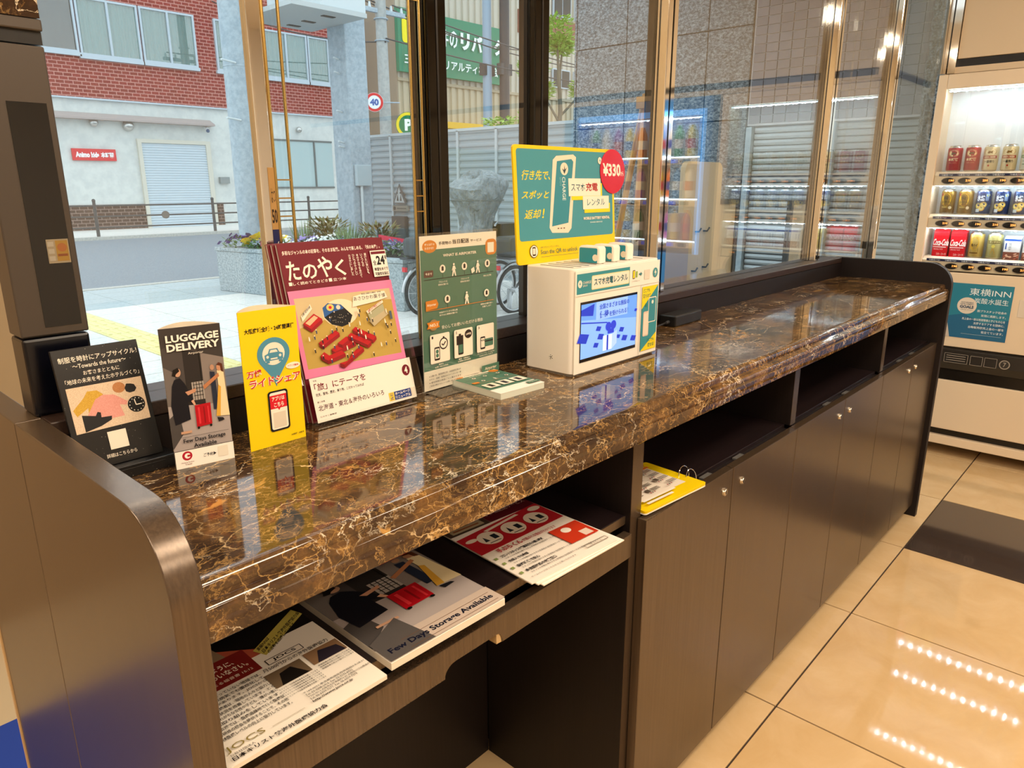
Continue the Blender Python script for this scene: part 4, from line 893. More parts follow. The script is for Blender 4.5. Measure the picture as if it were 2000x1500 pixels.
def drink(parent_unused, x, y, z, spec, group):
    nm, style, h, col, lab, art = spec
    d = empty(nm, (x, y, z), 0, lab, {'beer_can': 'can', 'drink_can': 'can', 'snack_box': 'carton', 'drink_glass': 'can'}.get(nm, 'can'), group)
    r = .032
    o = can((0, 0, 0), r, h, col, style).build('body', [mat('can_%s' % col.lstrip('#'), col, .3, metal=.35 if style == 'can' else 0.), SILV], d)
    if style == 'can': fn = lambda u, v, l: Vector((-(r+l)*math.cos((u-.5)*2.3), -(r+l)*math.sin((u-.5)*2.3), .012*h/.122 + (h*.745)*(1-v)))
    else: fn = sheet((-.024, .033, h-.014), (0, -.066, 0), (0, 0, -(h-.014)), (-1, 0, 0))
    p = Print(fn, start=.0003, step=.0001)
    def sub_rect(u0, v0, u1, v1, c, n=6):
        for i in range(n): p.poly([(u0+(u1-u0)*i/n, v1), (u0+(u1-u0)*(i+1)/n, v1), (u0+(u1-u0)*(i+1)/n, v0), (u0+(u1-u0)*i/n, v0)], c, i == 0)
    art(p, sub_rect); p.build('printed_face', d); return d
def art_kirin_red(p, R):
    p.circ(.5, .20, .30, .19, '#d9c089'); p.circ(.5, .20, .24, .15, '#efe0b4'); p.poly([(.34, .24), (.42, .14), (.55, .17), (.66, .12), (.62, .22), (.66, .28), (.52, .24), (.42, .29)], '#6a4a22'); p.text('本麒麟', .20, .44, .80, .60, '#efd9b0', .03); p.text('REAL TASTE', .28, .66, .72, .71, '#d9a07a')
def art_ichiban(p, R, word='IPA', band='#a5331f'):
    p.circ(.5, .17, .36, .17, '#c9ad74'); p.circ(.5, .17, .30, .13, '#eadcb6'); p.poly([(.34, .22), (.42, .12), (.55, .15), (.66, .10), (.62, .20), (.66, .25), (.52, .22), (.42, .26)], '#8a6428'); R(.08, .36, .92, .50, band); p.text('KIRIN BEER', .16, .39, .84, .47, '#f0e4c4', .03); p.text('一番搾り', .22, .58, .78, .72, '#2a1f16', .02); p.circ(.5, .85, .05, .05, '#b5331f')
def art_green(p, R): art_ichiban(p, R, band='#2f6a3a'); p.circ(.5, .80, .30, .02, '#2f6a3a')
def art_highball(p, R):
    p.circ(.45, .36, .30, .34, '#d9ae1e'); p.text('角', .30, .14, .58, .36, '#3a2a0c', .03); p.text('ハイボール', .22, .42, .72, .54, '#3a2a0c', .03); R(.20, .62, .72, .66, '#8a5a12'); p.circ(.74, .78, .10, .08, '#d9c8a8'); p.circ(.18, .10, .08, .08, '#8a1f1c'); p.text('WHISKY', .25, .72, .60, .79, '#e9cf7a', .02)
def art_hyoketsu(p, R, fruit='#d8b43a'):
    for (u, v, c) in ((.28, .66, '#c9b83a'), (.58, .60, fruit), (.48, .78, '#d99a2a')): p.circ(u, v, .20, .15, c); p.circ(u, v, .15, .11, '#ead88a')
    p.text('氷結', .18, .12, .62, .42, '#dfe9f4', .04); R(.66, .05, .86, .40, '#6f86a8'); p.circ(.80, .12, .09, .07, '#d9d23a'); R(.16, .82, .40, .98, '#c9d2dc')
def art_coke(p, R):
    R(.0, .02, 1, .08, '#a80f18'); p.text('Coca-Cola', -.02, .28, 1.02, .56, '#f3e9e2', .03, .06); p.rect(.02, .60, .9, .63, '#f3e9e2'); p.text('ORIGINAL TASTE', .08, .68, .70, .73, '#f3e9e2'); p.text('コカ・コーラ', .30, .86, .95, .95, '#f3e9e2', .02)
def art_gold(p, R):
    p.circ(.45, .40, .26, .34, '#cfa41c'); p.text('角ハイ', .26, .40, .64, .56, '#3a2a0c', .03); R(.2, .84, .7, .90, '#6a4a12'); p.poly([(.25, .72), (.7, .64), (.72, .80), (.28, .86)], '#8a7a4a')
def art_lemon(p, R):
    R(.1, .22, .9, .36, '#6a5a2a'); p.text('レモンサワー', .16, .25, .84, .33, '#e4d9a0', .03); p.poly([(.35, .9), (.45, .6), (.55, .6), (.65, .9)], '#b8964a'); p.circ(.5, .5, .10, .08, '#d9c85a')
def art_snack(p, R):
    p.rect(0, 0, 1, .10, '#2c55a8'); p.rect(0, .10, 1, .62, '#e4e6ea'); p.rect(.08, .20, .16, .50, '#2c55a8'); p.text('おつまみ', .28, .20, .46, .54, '#5a6478', .02, 0, 90); p.rect(0, .62, 1, 1, '#7a4434')
    for k in range(16): u, v = random.uniform(.05, .85), random.uniform(.66, .94); p.poly([(u, v), (u+.12, v-.04), (u+.14, v), (u+.02, v+.04)], random.choice(('#d9a48a', '#c2604a', '#e6c4aa')))
rd = ('beer_can', 'can', .122, '#a31522', '', art_kirin_red); ic = ('beer_can', 'can', .122, '#d9c9a2', '', art_ichiban); gn = ('beer_can', 'can', .122, '#d8d6c4', '', art_green)
hb = ('drink_can', 'can', .122, '#7a5a14', '', art_highball); hk = ('drink_can', 'can', .122, '#22325c', '', art_hyoketsu); ck = ('drink_can', 'carton', .132, '#d3121f', '', art_coke)
gd = ('drink_can', 'can', .128, '#b59a54', '', art_gold); lm = ('drink_can', 'can', .128, '#a59c66', '', art_lemon); sn = ('snack_box', 'carton', .112, '#dfe3ea', '', art_snack)
ROWS = [(1.428, [(rd, 'red beer can in the lit top row, next to the machine edge'), (rd, 'second red beer can from the left in the top row'), (ic, 'cream gold beer can third in the top row'), (ic, 'cream gold beer can fourth in the top row, red band'), (gn, 'silver beer can with green band in the top row')]),
        (1.226, [(hb, 'amber highball can in the middle row, next to the machine edge'), (hb, 'second amber highball can in the middle row'), (hk, 'navy citrus can third in the middle row'), (hk, 'navy citrus can fourth in the middle row'), (hk, 'navy citrus can fifth in the middle row')]),
        (1.021, [(ck, 'red soda pack in the bottom row, next to the machine edge'), (ck, 'second red soda pack in the bottom row'), (gd, 'pale gold can beside the red packs'), (lm, 'olive lemon sour can fourth in the bottom row'), (sn, 'blue and white snack carton in the bottom row')])]
vm, F, wy0, wy1, z0, z1 = vending(.115, 1.000, 'vending_machine', 'white vending machine with three lit rows of cans at the counter end', VW, ROWS)
yc = (.115+1.0)/2
MB().box(F+.004, F+.008, wy0+.002, wy1-.002, z0+.002, z1-.002).build('front_glass', GLASS, vm)
def led_bar(v, F, ya, yb, z, lamp=True):
    MB().box(F+.014, F+.030, ya, yb, z-.004, z+.001).build('led_bar', LED, v)
    mb = MB(); n = int((yb-ya)/.048)
    for i in range(n): y = ya + (i+.5)*(yb-ya)/n; mb.box(F+.013, F+.020, y-.004, y+.004, z-.0065, z-.004)
    mb.build('led_points', LEDP, v)['kind'] = 'stuff'
led_bar(vm, F, wy0+.01, wy1-.01, 1.793)
NC = 10; pitch = .0705
for ri, (zr, items) in enumerate(ROWS):
    sh = MB().prism([(F+.010, zr-.070), (F+.010, zr-.022), (F+.030, zr-.004), (F+.135, zr-.004), (F+.135, zr-.014), (F+.034, zr-.066)], 'y', wy0+.001, wy1-.001).build('shelf', VW, vm, .001)
    MB().box(F+.0085, F+.0105, wy0+.004, wy1-.02, zr-.026, zr-.014).build('label_strip', NVL, sh)
    for i in range(NC):
        p = Print(lambda u, v, l: Vector((F+.0085-l, wy1-.02-(wy1-wy0-.03)*u, zr-.0145-.011*v)), start=.0006)
        p.text('つめた〜い', (i+.15)/NC*.93, .12, (i+.85)/NC*.93, .88, '#dfe3ee', .03); p.build('cold_label', sh)
    for i in range(NC):
        y = 1.0-.103-.0*ri - yc - pitch*i
        if y-.03 < wy0: continue
        b_ = MB()
        C_ = circle(y, zr-.047, .0295, .0155, 24); b_.prism(C_, 'x', F+.006, F+.011); b_.build('button', RIM, sh)
        MB().prism(circle(y, zr-.047, .0262, .0130, 24), 'x', F+.0045, F+.0062).build('button_face', BTN, sh)
        pq = Print(lambda u, v, l: Vector((F+.0043-l, y-.004-.022*u, zr-.041-.010*v))); pq.text(('190', '210', '250')[(i+ri) % 3], 0, 0, 1, 1, ORG, .03); pq.build('price', sh)
    if ri < 2: led_bar(sh, F, wy0+.01, wy1-.01, zr-.068)
    for i in range(NC):
        y = (.895 - .0755*i)
        if y-.03 < .115+.06: continue
        if i < 5: spec, lab = items[i]
        else: spec = items[4][0]; lab = '%s %s' % (ORD[i], ['from the left in the top row, silver and green beer can', 'from the left in the middle row, navy citrus can', 'from the left in the bottom row, blue white snack carton'][ri])
        drink(None, VX+.062, y, zr-.004, spec[:4] + (lab, spec[5]), 'drinks in the white vending machine')
# poster on the lower front
pw = MB().box(F-.0015, F+.001, .548-yc, .818-yc, .628, .897).build('poster', mat('teal_poster', '#2f7f96', .3), vm)
p = Print(sheet((F-.0015, .818-yc, .897), (0, -.270, 0), (0, 0, -.269), (-1, 0, 0)))
p.poly([(0, 1), (.0, .62), (.30, .55), (.62, .70), (1, .60), (1, 1)], '#2a6488'); p.poly([(0, 1), (0, .5), (.12, 1)], '#c3b6a8')
p.text('東横INN', .335, .075, .965, .205, '#e6eef0', .0); p.text('炭酸水誕生', .43, .245, .95, .345, '#e6eef0', .0); p.circ(.325, .40, .155, .150, '#dccfbe'); p.text('SUSTAINABLE', .23, .33, .42, .355, '#2b4660', .02); p.text('DEVELOPMENT', .22, .362, .43, .385, '#2b4660', .02); p.text('GOALS', .215, .395, .435, .45, '#2b4660', .05); p.text('世界を変えるための', .235, .465, .42, .485, '#2b4660')
for s_, u, v in (('脱プラスチック社会の', .50, .455), ('実現に貢献します。', .57, .535), ('売上金の一部は地球環境と子どもの心を', .28, .615), ('支援するケアする団体に、', .47, .685), ('自動販売機売上金の一部を', .40, .760), ('役立てています。', .61, .835)): p.text(s_, u, v, .95, v+.045, '#dfe9ec', .01)
p.rect(.30, .915, .93, .919, '#b9d0d6'); p.build('printed_face', pw)
MB().box(F-.002, F+.002, .40-yc, .52-yc, .755, .84).build('coin_panel', mat('coin_panel_cream', '#d9cbb8', .35), vm, .002)
MB().box(F-.003, F+.002, .43-yc, .50-yc, .85, .89).build('note_slot', BTN, vm, .001)
p = Print(sheet((F-.0102, .79-yc, .545), (0, -.30, 0), (0, 0, -.045), (-1, 0, .1)))
for u in (0, .38, .58): p.line([(u, 0), (u+.34 if u == 0 else u+.17, 0), (u+.34 if u == 0 else u+.17, 1), (u, 1), (u, 0)], .006, '#9a9084', 6.6)
for k in range(3): p.rect(.03, .2+.25*k, .31, .27+.25*k, '#9a9084')
p.circ(.86, .5, .075, .5, '#9a9084'); p.circ(.86, .5, .06, .4, '#3a3530'); p.text('7', .84, .25, .88, .75, '#9a9084', .02); p.build('flap_print', vm)

# blue machine beside it, outside the frame but mirrored in the glass
bm_, F, wy0, wy1, z0, z1 = vending(-.98, .06, 'vending_machine', 'blue lit drinks machine mirrored in the window glass', mat('blue_machine', '#2f7fd0', .3), None)
yc = (-.98+.06)/2
MB().box(F+.005, F+.008, wy0, wy1, z1-.035, z1).build('lit_header', mat('blue_lit', (.10, .42, 1.), .5, emit=1.6), bm_)
MB().box(F+.005, F+.008, wy1-.03, wy1, z0, z1-.036).build('lit_side', MATS['blue_lit'], bm_)
led_bar(bm_, F, wy0+.01, wy1-.04, 1.755)
cols = ['#e2c63a', '#3f9a4a', '#e9e2d2', '#6a9fd8', '#d9702a', '#e2c63a', '#a86ac0', '#e9e2d2', '#4a8a5a']
for ri, zr in enumerate((1.535, 1.285, 1.03)):
    sh = MB().box(F+.01, F+.13, wy0+.001, wy1-.001, zr-.05, zr-.004).build('shelf', VW, bm_)
    MB().box(F+.006, F+.009, wy0+.01, wy1-.035, zr-.012, zr-.004).build('led_bar', LED, sh)
    for i in range(9):
        y = .06-.16-.09*i
        MB().box(F+.004, F+.009, y-.028-yc, y+.028-yc, zr-.042, zr-.02).build('button', mat('blue_button', (.08, .12, .9), .4, emit=.9) if i % 2 else BTN, sh)
        d = empty('drink_bottle', (VX+.07, y, zr-.004), 0, '%s bottle from the window end in the %s row of the blue machine' % (ORD[i], ('upper', 'middle', 'lower')[ri]), 'bottle', 'bottles in the blue machine')
        c = cols[(i+2*ri) % 9]
        MB().lathe([(.026, 0), (.031, .006), (.031, .12), (.027, .145), (.013, .175), (.013, .185)], (0, 0, 0), 16).build('body', mat('bottle_%s' % c.lstrip('#'), c, .25), d)
        MB().lathe([(.0145, .1855), (.0145, .20), (.0, .2005)], (0, 0, 0), 14).build('cap', mat('white_cap', '#eef0f2', .4), d)
        MB().lathe([(.0315, .05), (.0315, .105)], (0, 0, 0), 16).build('label_band', mat('bottle_label_%d' % (i % 3), ('#d23a2a', '#f0ede0', '#2a4fa0')[i % 3], .4), d)
# ------------------------------------------------------------------ the street
G = -.05
PAVE = speckle('pale_paving', '#d6d5d0', '#e6e5e0', 25, .8); STRIP = speckle('blue_grey_slabs', '#a3b0b4', '#b3bfc2', 25, .8)
ASPH = speckle('asphalt', '#6f7b85', '#87939c', 40, .9); KERB = speckle('kerb_concrete', '#a9aba6', '#c0c1bb', 20, .85)
YTAC = mat('yellow_tactile', '#e6dc9c', .7)
gb = struct('ground_base', MB().box(-8, 60, 1.17, 90, G-.4, G-.08), ASPH)
sw_ = struct('sidewalk', MB().box(-3, 9.5, 1.17, 11.2, G-.079, G-.010), mat('paving_joint', '#8b8d8a', .9))
p0 = None
for i in range(11):
    for j in range(22):
        x0, y0 = -.2 + .9*i, 1.25 + .45*j; x1, y1 = x0+.892, y0+.442
        m_ = STRIP if y0 > 9.15 else PAVE  # slabs towards the road take a darker blue grey
        if x0 < 2.45 < x1 or x0 < 2.78 < x1:
            segs = [(x0, min(x1, 2.445)), (max(x0, 2.80), x1)]
        else: segs = [(x0, x1)]
        for a, b in segs:
            if b-a < .03: continue
            if b-a > .88 and p0 is not None and p0.data.materials[0] == m_:
                o = p0.copy(); COL.objects.link(o); o.location = (a, y0, G)
            else:
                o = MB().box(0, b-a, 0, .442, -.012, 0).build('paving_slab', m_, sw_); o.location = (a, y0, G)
                if b-a > .88: p0 = o
t0 = None
for j in range(27):
    if t0 is None:
        mb = MB().box(0, .34, 0, .292, -.012, .002)
        for k in range(4): mb.box(.03+.08*k, .065+.08*k, .02, .272, .002, .007)
        t0 = mb.build('tactile_tile', YTAC, sw_); o = t0
    else: o = t0.copy(); COL.objects.link(o)
    o.location = (2.452, 1.3+.30*j, G)
struct('kerb_near', MB().box(-3, 30, 11.2, 11.38, G-.079, G+.0), KERB)
struct('road', MB().box(-8, 60, 11.38, 21.9, G-.079, G-.03), ASPH)
struct('kerb_far', MB().box(-8, 60, 21.9, 22.08, G-.079, G+.05), KERB)
struct('sidewalk_far', MB().box(-8, 19, 22.08, 25.6, G-.079, G+.04), PAVE)

# brick and stucco building opposite
STUC = speckle('white_stucco', '#c3c9c8', '#d0d5d2', 3, .9); BASEB = mat('brown_brick', '#5a4038', .85); REDB = mat('red_brick', '#9a4038', .8)
def bricks(m, c1, c2, mortar, bw, rh):
    n, l, b = N(m); t = n.new('ShaderNodeTexBrick'); t.inputs['Scale'].default_value = 1; t.inputs['Brick Width'].default_value = bw; t.inputs['Row Height'].default_value = rh; t.inputs['Mortar Size'].default_value = .011
    t.inputs['Color1'].default_value = lin(c1); t.inputs['Color2'].default_value = lin(c2); t.inputs['Mortar'].default_value = lin(mortar)
    tc = n.new('ShaderNodeTexCoord'); sx = n.new('ShaderNodeSeparateXYZ'); cx = n.new('ShaderNodeCombineXYZ')
    l.new(tc.outputs['Object'], sx.inputs[0]); l.new(sx.outputs['X'], cx.inputs['X']); l.new(sx.outputs['Z'], cx.inputs['Y']); l.new(cx.outputs[0], t.inputs['Vector']); l.new(t.outputs['Color'], b.inputs['Base Color'])
bricks(REDB, '#8e2f2c', '#7c2825', '#c08a82', .24, .105); bricks(BASEB, '#4a3630', '#3c2a26', '#8b7d76', .24, .105)
ALU = mat('window_aluminium', '#b4c2cc', .4); CURT = mat('teal_curtain', '#74928f', .9); DARKG = mat('dark_room', '#2c3838', .6)
bl = empty('brick_building', (11, 26, G), 0, 'white walled building with a red brick upper floor across the street', 'building')
def bp(mb, name, m, par=None, bev=0.):
    o = mb.build(name, m, par or bl, bev)
    if par is None: o.matrix_local = Matrix.Translation(-Vector(bl.location))
    return o
bp(MB().box(4, 17.6, 25.6, 30, G, 3.90), 'ground_floor_wall', STUC)
bp(MB().box(4, 17.6, 25.55, 30, 3.95, 9.5), 'brick_wall', REDB)
bp(MB().box(3.98, 17.65, 25.50, 30, 3.90, 3.95), 'band_course', ALU)
bp(MB().prism([(25.58, 3.52), (25.22, 3.36), (25.22, 3.31), (25.6, 3.31)], 'x', 4, 12.55), 'ledge', mat('grey_ledge', '#a49a98', .7))
bp(MB().box(4, 10.02, 25.56, 25.6, G, .77), 'brick_plinth', BASEB); bp(MB().box(12.5, 12.72, 25.56, 25.6, G, .75), 'brick_plinth', BASEB)
def fwindow(x0, x1, z0, z1, n, curt=True, dark=()):
    w = bp(MB().box(x0-.1, x1+.1, 25.44, 25.56, z0-.16, z0-.06), 'window', ALU)      # sill is the window's own root piece
    fr = MB().box(x0-.06, x1+.06, 25.46, 25.56, z1, z1+.06).box(x0-.06, x1+.06, 25.46, 25.56, z0-.06, z0).box(x0-.06, x0, 25.46, 25.56, z0, z1).box(x1, x1+.06, 25.46, 25.56, z0, z1)
    bp(fr, 'frame', ALU, w)
    for k in range(n):
        a, b = x0+(x1-x0)*k/n, x0+(x1-x0)*(k+1)/n
        if k: bp(MB().box(a-.03, a+.03, 25.455, 25.53, z0, z1), 'sash_bar', ALU, w)
        bp(MB().box(a+.03, b-.03, 25.50, 25.505, z0, z1), 'pane', GLASS, w)
        if k in dark: bp(MB().box(a, b, 25.535, 25.545, z0, z1), 'dark_interior', DARKG, w); continue
        P = []; nn = 40
        vs = []
        for i in range(nn+1):
            x = a + (b-a)*i/nn; y = 25.530 + .016*math.sin(i*1.35+k) * (.4+.6*abs(math.sin(i*.31)))
            vs += [(x, y, z0), (x, y, z1)]
        bp(MB().add(vs, [(2*i, 2*i+2, 2*i+3, 2*i+1) for i in range(nn)], 0, True), 'curtain', CURT, w)
fwindow(5.3, 8.62, 5.27, 6.75, 2, dark=(0, 1)); fwindow(8.78, 10.45, 5.22, 6.72, 2); fwindow(10.62, 12.25, 5.22, 6.72, 2)
fwindow(13.05, 14.72, 5.22, 6.72, 2); fwindow(14.86, 16.5, 5.18, 6.66, 2); fwindow(16.66, 17.45, 5.18, 6.66, 1)
w = bp(MB().box(14.8, 17.45, 25.54, 25.60, 1.24, 1.30), 'shop_window', mat('dark_frame', '#5a6668', .5))
bp(MB().box(14.8, 17.45, 25.56, 25.60, 2.96, 3.02).box(16.60, 16.66, 25.55, 25.60, 1.3, 2.96).box(14.8, 14.86, 25.55, 25.60, 1.3, 2.96), 'frame', MATS['dark_frame'], w)
bp(MB().box(14.86, 16.60, 25.585, 25.592, 1.3, 2.96), 'pane', mat('pale_shop_glass', '#9fb8bb', .15), w); bp(MB().box(16.66, 17.45, 25.585, 25.592, 1.3, 2.96), 'pane', MATS['pale_shop_glass'], w)
# roller shutter
sh = bp(MB().box(10.02, 10.14, 25.50, 25.62, G, 2.82).box(12.28, 12.44, 25.50, 25.62, G, 2.82).box(10.14, 12.28, 25.50, 25.62, 2.70, 2.82), 'shutter_frame', mat('cream_frame', '#c9c7bb', .7))
n = 34; vs = []
for i in range(n*4+1):
    z = G+.02 + (2.70-G-.02)*i/(n*4); y = 25.555 - .022*abs(math.sin(math.pi*i/4)); vs += [(10.14, y, z), (12.28, y, z)]
bp(MB().add(vs, [(2*i, 2*i+1, 2*i+3, 2*i+2) for i in range(n*4)]), 'roller_shutter', mat('white_shutter', '#b9c8d2', .45), sh)
for x, z, r in ((8.79, 3.24, .13), (9.80, 3.20, .17), (15.98, 3.38, .11)): bp(MB().sphere((x, 25.50, z), r, 16, 10), 'vent_cowl', mat('steel_cowl', (.55, .56, .55), .3, metal=1.))
cm = bp(MB().cyl((12.36, 25.42, 3.22), (12.36, 25.60, 3.28), .055, seg=12), 'security_camera', mat('camera_white', '#dfe6ea', .4)); bp(MB().sphere((12.36, 25.40, 3.16), .06, 12, 8), 'camera_dome', mat('camera_blue', '#3a5c80', .2), cm)
bp(MB().box(12.66, 13.0, 25.45, 25.6, 1.42, 1.64), 'letter_box', mat('grey_letter_box', '#7e8a8c', .5))
sg = bp(MB().box(8.06, 9.32, 25.52, 25.58, 2.11, 2.46), 'shop_sign', mat('red_shop_sign', '#d0142c', .4))
p = Print(sheet((8.06, 25.52, 2.46), (1.26, 0, 0), (0, 0, -.35), (0, -1, 0)), step=.003, start=.004); p.text('Animo kids', .07, .27, .60, .74, '#f6eef0', .06); p.text('本町園', .64, .27, .94, .74, '#f6eef0', .05); o = p.build('sign_lettering', sg)
# guard rail
FE = mat('black_rail_paint', '#3a4246', .5)
gr = empty('guard_rail', (9, 22.3, G+.04), 0, 'dark metal guard rail with three bars along the far pavement', 'railing')
for x in (4.03, 7.39, 10.75, 14.13, 17.5): MB().cyl((x-9, 0, 0), (x-9, 0, .97), .045, .04, 10).sphere((x-9, 0, .97), .05, 10, 6).build('post', FE, gr)
for z in (.83, .54, .24): MB().cyl((-5.5, 0, z), (8.5, 0, z), .022, seg=8).build('rail', FE, gr)
MB().cyl((.27, -.03, .54), (.27, -.06, .54), .11, seg=20).build('round_plate', mat('brown_plate', '#6a6660', .6), gr)

# steel poles
GALV = speckle('galvanised_steel', '#8fa3b0', '#a6b8c2', 14, .55); BRK = mat('pale_bracket', '#c9d4d8', .5)
pl = empty('steel_pole', (5.55, 10.3, G), 0, 'round galvanised steel pole behind the pansies', 'pole')
MB().cyl((0, 0, 0), (0, 0, 5.5), .205, .19, 28).build('shaft', GALV, pl)
MB().tube([(.19*math.cos(R_(10*i)), .19*math.sin(R_(10*i)), 3.02) for i in range(36)], .012, 6, closed=True).build('strap', GALV, pl)
for z, a in ((3.05, -1), (2.35, 1), (2.30, -1), (3.3, 1)): MB().cyl((a*.12, -.17, z), (a*.34, -.20, z+.02), .014, seg=8).build('step_bolt', BRK, pl)
MB().cyl((0, -.0, 0), (0, 0, .03), .3, seg=24).build('base_flange', GALV, pl)
p2 = empty('steel_column', (7.225, 10.02, G), 0, 'square galvanised steel column carrying a white sign box', 'column')
MB().box(-.195, .195, -.22, .23, 0, 5.6).build('shaft', GALV, p2, .02)
MB().box(-.16, .12, -.30, -.225, 1.40, 1.72).build('switch_box', mat('pale_blue_box', '#a9bcc4', .5), p2, .01); MB().cyl((-.06, -.26, .3), (-.06, -.26, 1.40), .022, seg=8).build('conduit', BRK, p2)
for z in (3.25, 2.5, 2.05, 3.05, 1.98): MB().cyl((-.19, -.05, z), (-.30, -.06, z+.02), .014, seg=8).build('step_bolt', BRK, p2)
MB().box(-1.42, -.2, -.80, .62, 3.72, 3.78).build('sign_bottom', mat('sign_underside', '#b7c0c2', .6), p2); MB().box(-.95, -.2, -.78, .60, 3.78, 4.9).build('sign_box', mat('white_sign_box', '#c6d2d6', .5), p2, .01)
for y in (-.5, 0, .4): MB().box(-.75, -.55, y-.04, y+.04, 3.712, 3.72).build('underside_lamp', DARKG, p2)

# granite planter with flowers
GRAN = speckle('pale_granite', '#7e8c92', '#b4bfc2', 38, .6, b=.3)
A, B = Vector((4.70, 9.80, G)), Vector((5.28, 6.50, G)); ab = (B-A); L = ab.length; ang = math.atan2(ab.y, ab.x)
pt = empty('granite_planter', A, ang, 'long rough granite planter on the pavement, filled with flowers', 'planter')
pl_ = MB().box(0, L, 0, .09, 0, .55).box(0, L, 1.35, 1.44, 0, .55).box(0, .09, .09, 1.35, 0, .55).box(L-.09, L, .09, 1.35, 0, .55); pl_.build('wall', GRAN, pt, .012)
MB().box(-.015, L+.015, -.015, .12, .551, .60).box(-.015, L+.015, 1.33, 1.455, .551, .60).box(-.015, .12, .12, 1.33, .551, .60).box(L-.12, L+.015, .12, 1.33, .551, .60).build('rim', GRAN, pt, .01)
MB().box(.09, L-.09, .09, 1.35, .05, .53).build('soil', mat('dark_soil', '#2a221c', .95), pt)
PM = pt.matrix_world if False else Matrix.Translation(A) @ Matrix.Rotation(ang, 4, 'Z')
LEAF = speckle('leaf_green', '#3f6a2c', '#5d8a3c', 30, .6); LEAFR = speckle('leaf_bronze', '#4f6a34', '#806a40', 14, .6); LEAFG = speckle('leaf_grey_green', '#6a8a5e', '#8fa87a', 30, .6)
def leafy(mb, n, rad, h, ls, lw, mi=0, up=.5):
    for k in range(n):
        a = random.uniform(0, 6.28); r0 = rad*math.sqrt(random.random())*.8; el = random.uniform(up-.5, up+.5)
        c = Vector((r0*math.cos(a), r0*math.sin(a), random.uniform(.1, 1)*h)); d = Vector((math.cos(a)*math.cos(el), math.sin(a)*math.cos(el), math.sin(el)))
        sd = d.cross(Vector((0, 0, 1))).normalized()*lw*random.uniform(.7, 1.2); l = ls*random.uniform(.7, 1.2); nn = d.cross(sd).normalized()*lw*.4
        mb.add([c, c+d*l*.5+sd+nn, c+d*l, c+d*l*.5-sd+nn], [(0, 1, 2), (0, 2, 3)], mi)
def petals(mb, c, r, mi, nrm, n=5):
    a = nrm.orthogonal().normalized(); b = nrm.cross(a)
    for k in range(n):
        t = 6.283*k/n; e = a*math.cos(t)+b*math.sin(t); f = a*math.cos(t+1.57)+b*math.sin(t+1.57)
        mb.add([c, c+e*r*.6+f*r*.55+nrm*.1*r, c+e*r*1.1, c+e*r*.6-f*r*.55+nrm*.1*r], [(0, 1, 2, 3)], mi)
def plant(name, uv, kind, label, group, sz=1.):
    pos = PM @ Vector((uv[0], uv[1], .53))
    sz *= 1.5 if kind not in ('shrub', 'grass') else 1.
    d = empty(name, pos, random.uniform(0, 6), label, 'flower' if kind not in ('shrub', 'grass') else 'plant', group)
    lm_, fm, nf, fr = {'purple': (LEAF, '#4a2f8e', 26, .042), 'yellow': (LEAF, '#f0d21e', 22, .044), 'white': (LEAFG, '#eef2ee', 130, .018), 'violet': (LEAFG, '#9a8ad0', 90, .018), 'red': (LEAF, '#c8323c', 14, .03), 'shrub': (LEAFR, None, 0, 0), 'grass': (LEAFG, None, 0, 0)}[kind]
    mb = MB()
    if kind == 'shrub': leafy(mb, 320, .26*sz, .36*sz, .11, .022, 0, .5)
    elif kind == 'grass': leafy(mb, 70, .10*sz, .06, .34*sz, .012, 0, 1.1)
    else: leafy(mb, 70, .13*sz, .11*sz, .07, .022)
    mb.build('foliage', lm_, d)
    if fm:
        mb = MB()
        for k in range(nf):
            a = random.uniform(0, 6.28); r0 = .15*sz*math.sqrt(random.random()); c = Vector((r0*math.cos(a), r0*math.sin(a), (.15-.25*r0)*sz*random.uniform(.8, 1.15)))
            nr = Vector((math.cos(a)*.5-.3, math.sin(a)*.5-.4, .7)).normalized(); petals(mb, c, fr*random.uniform(.8, 1.2), 0, nr)
            mb.add([c+nr*.004+Vector((.006, 0, 0)), c+nr*.004+Vector((0, .006, 0)), c+nr*.004-Vector((.006, 0, 0)), c+nr*.004-Vector((0, .006, 0))], [(0, 1, 2, 3)], 1)
        mb.build('blossoms', [mat('petal_%s' % kind, fm, .6), mat('petal_eye', '#e8c83a' if kind != 'yellow' else '#5a3a1a', .6)], d)
PG = 'planter flowers'
plant('pansy', (.26, .20), 'purple', 'purple pansy at the corner of the planter', PG, 1.2); plant('pansy', (.30, .72), 'purple', 'purple pansy behind the corner one, by the pole', PG); plant('pansy', (.66, .20), 'yellow', 'yellow pansy at the planter rim beside the purple one', PG, 1.05); plant('pansy', (.80, .45), 'yellow', 'yellow pansy left of the ladder of brass rungs', PG); plant('pansy', (.95, .28), 'red', 'small red flower between yellow and white ones', PG)
for k in range(9): plant('alyssum', (1.05+.24*k, .24+.5*((k*7) % 3)/2), ('white', 'violet', 'white')[k % 3], ['white alyssum mound nearest the yellow pansies', 'violet alyssum mound second along the planter', 'white alyssum mound third along the planter', 'white alyssum mound behind the magazine top', 'violet alyssum mound under the bronze shrub', 'white alyssum mound mid planter', 'white alyssum mound near the red tape', 'violet alyssum mound below the red tape', 'white alyssum mound at the far planter end'][k], PG, 1.1)
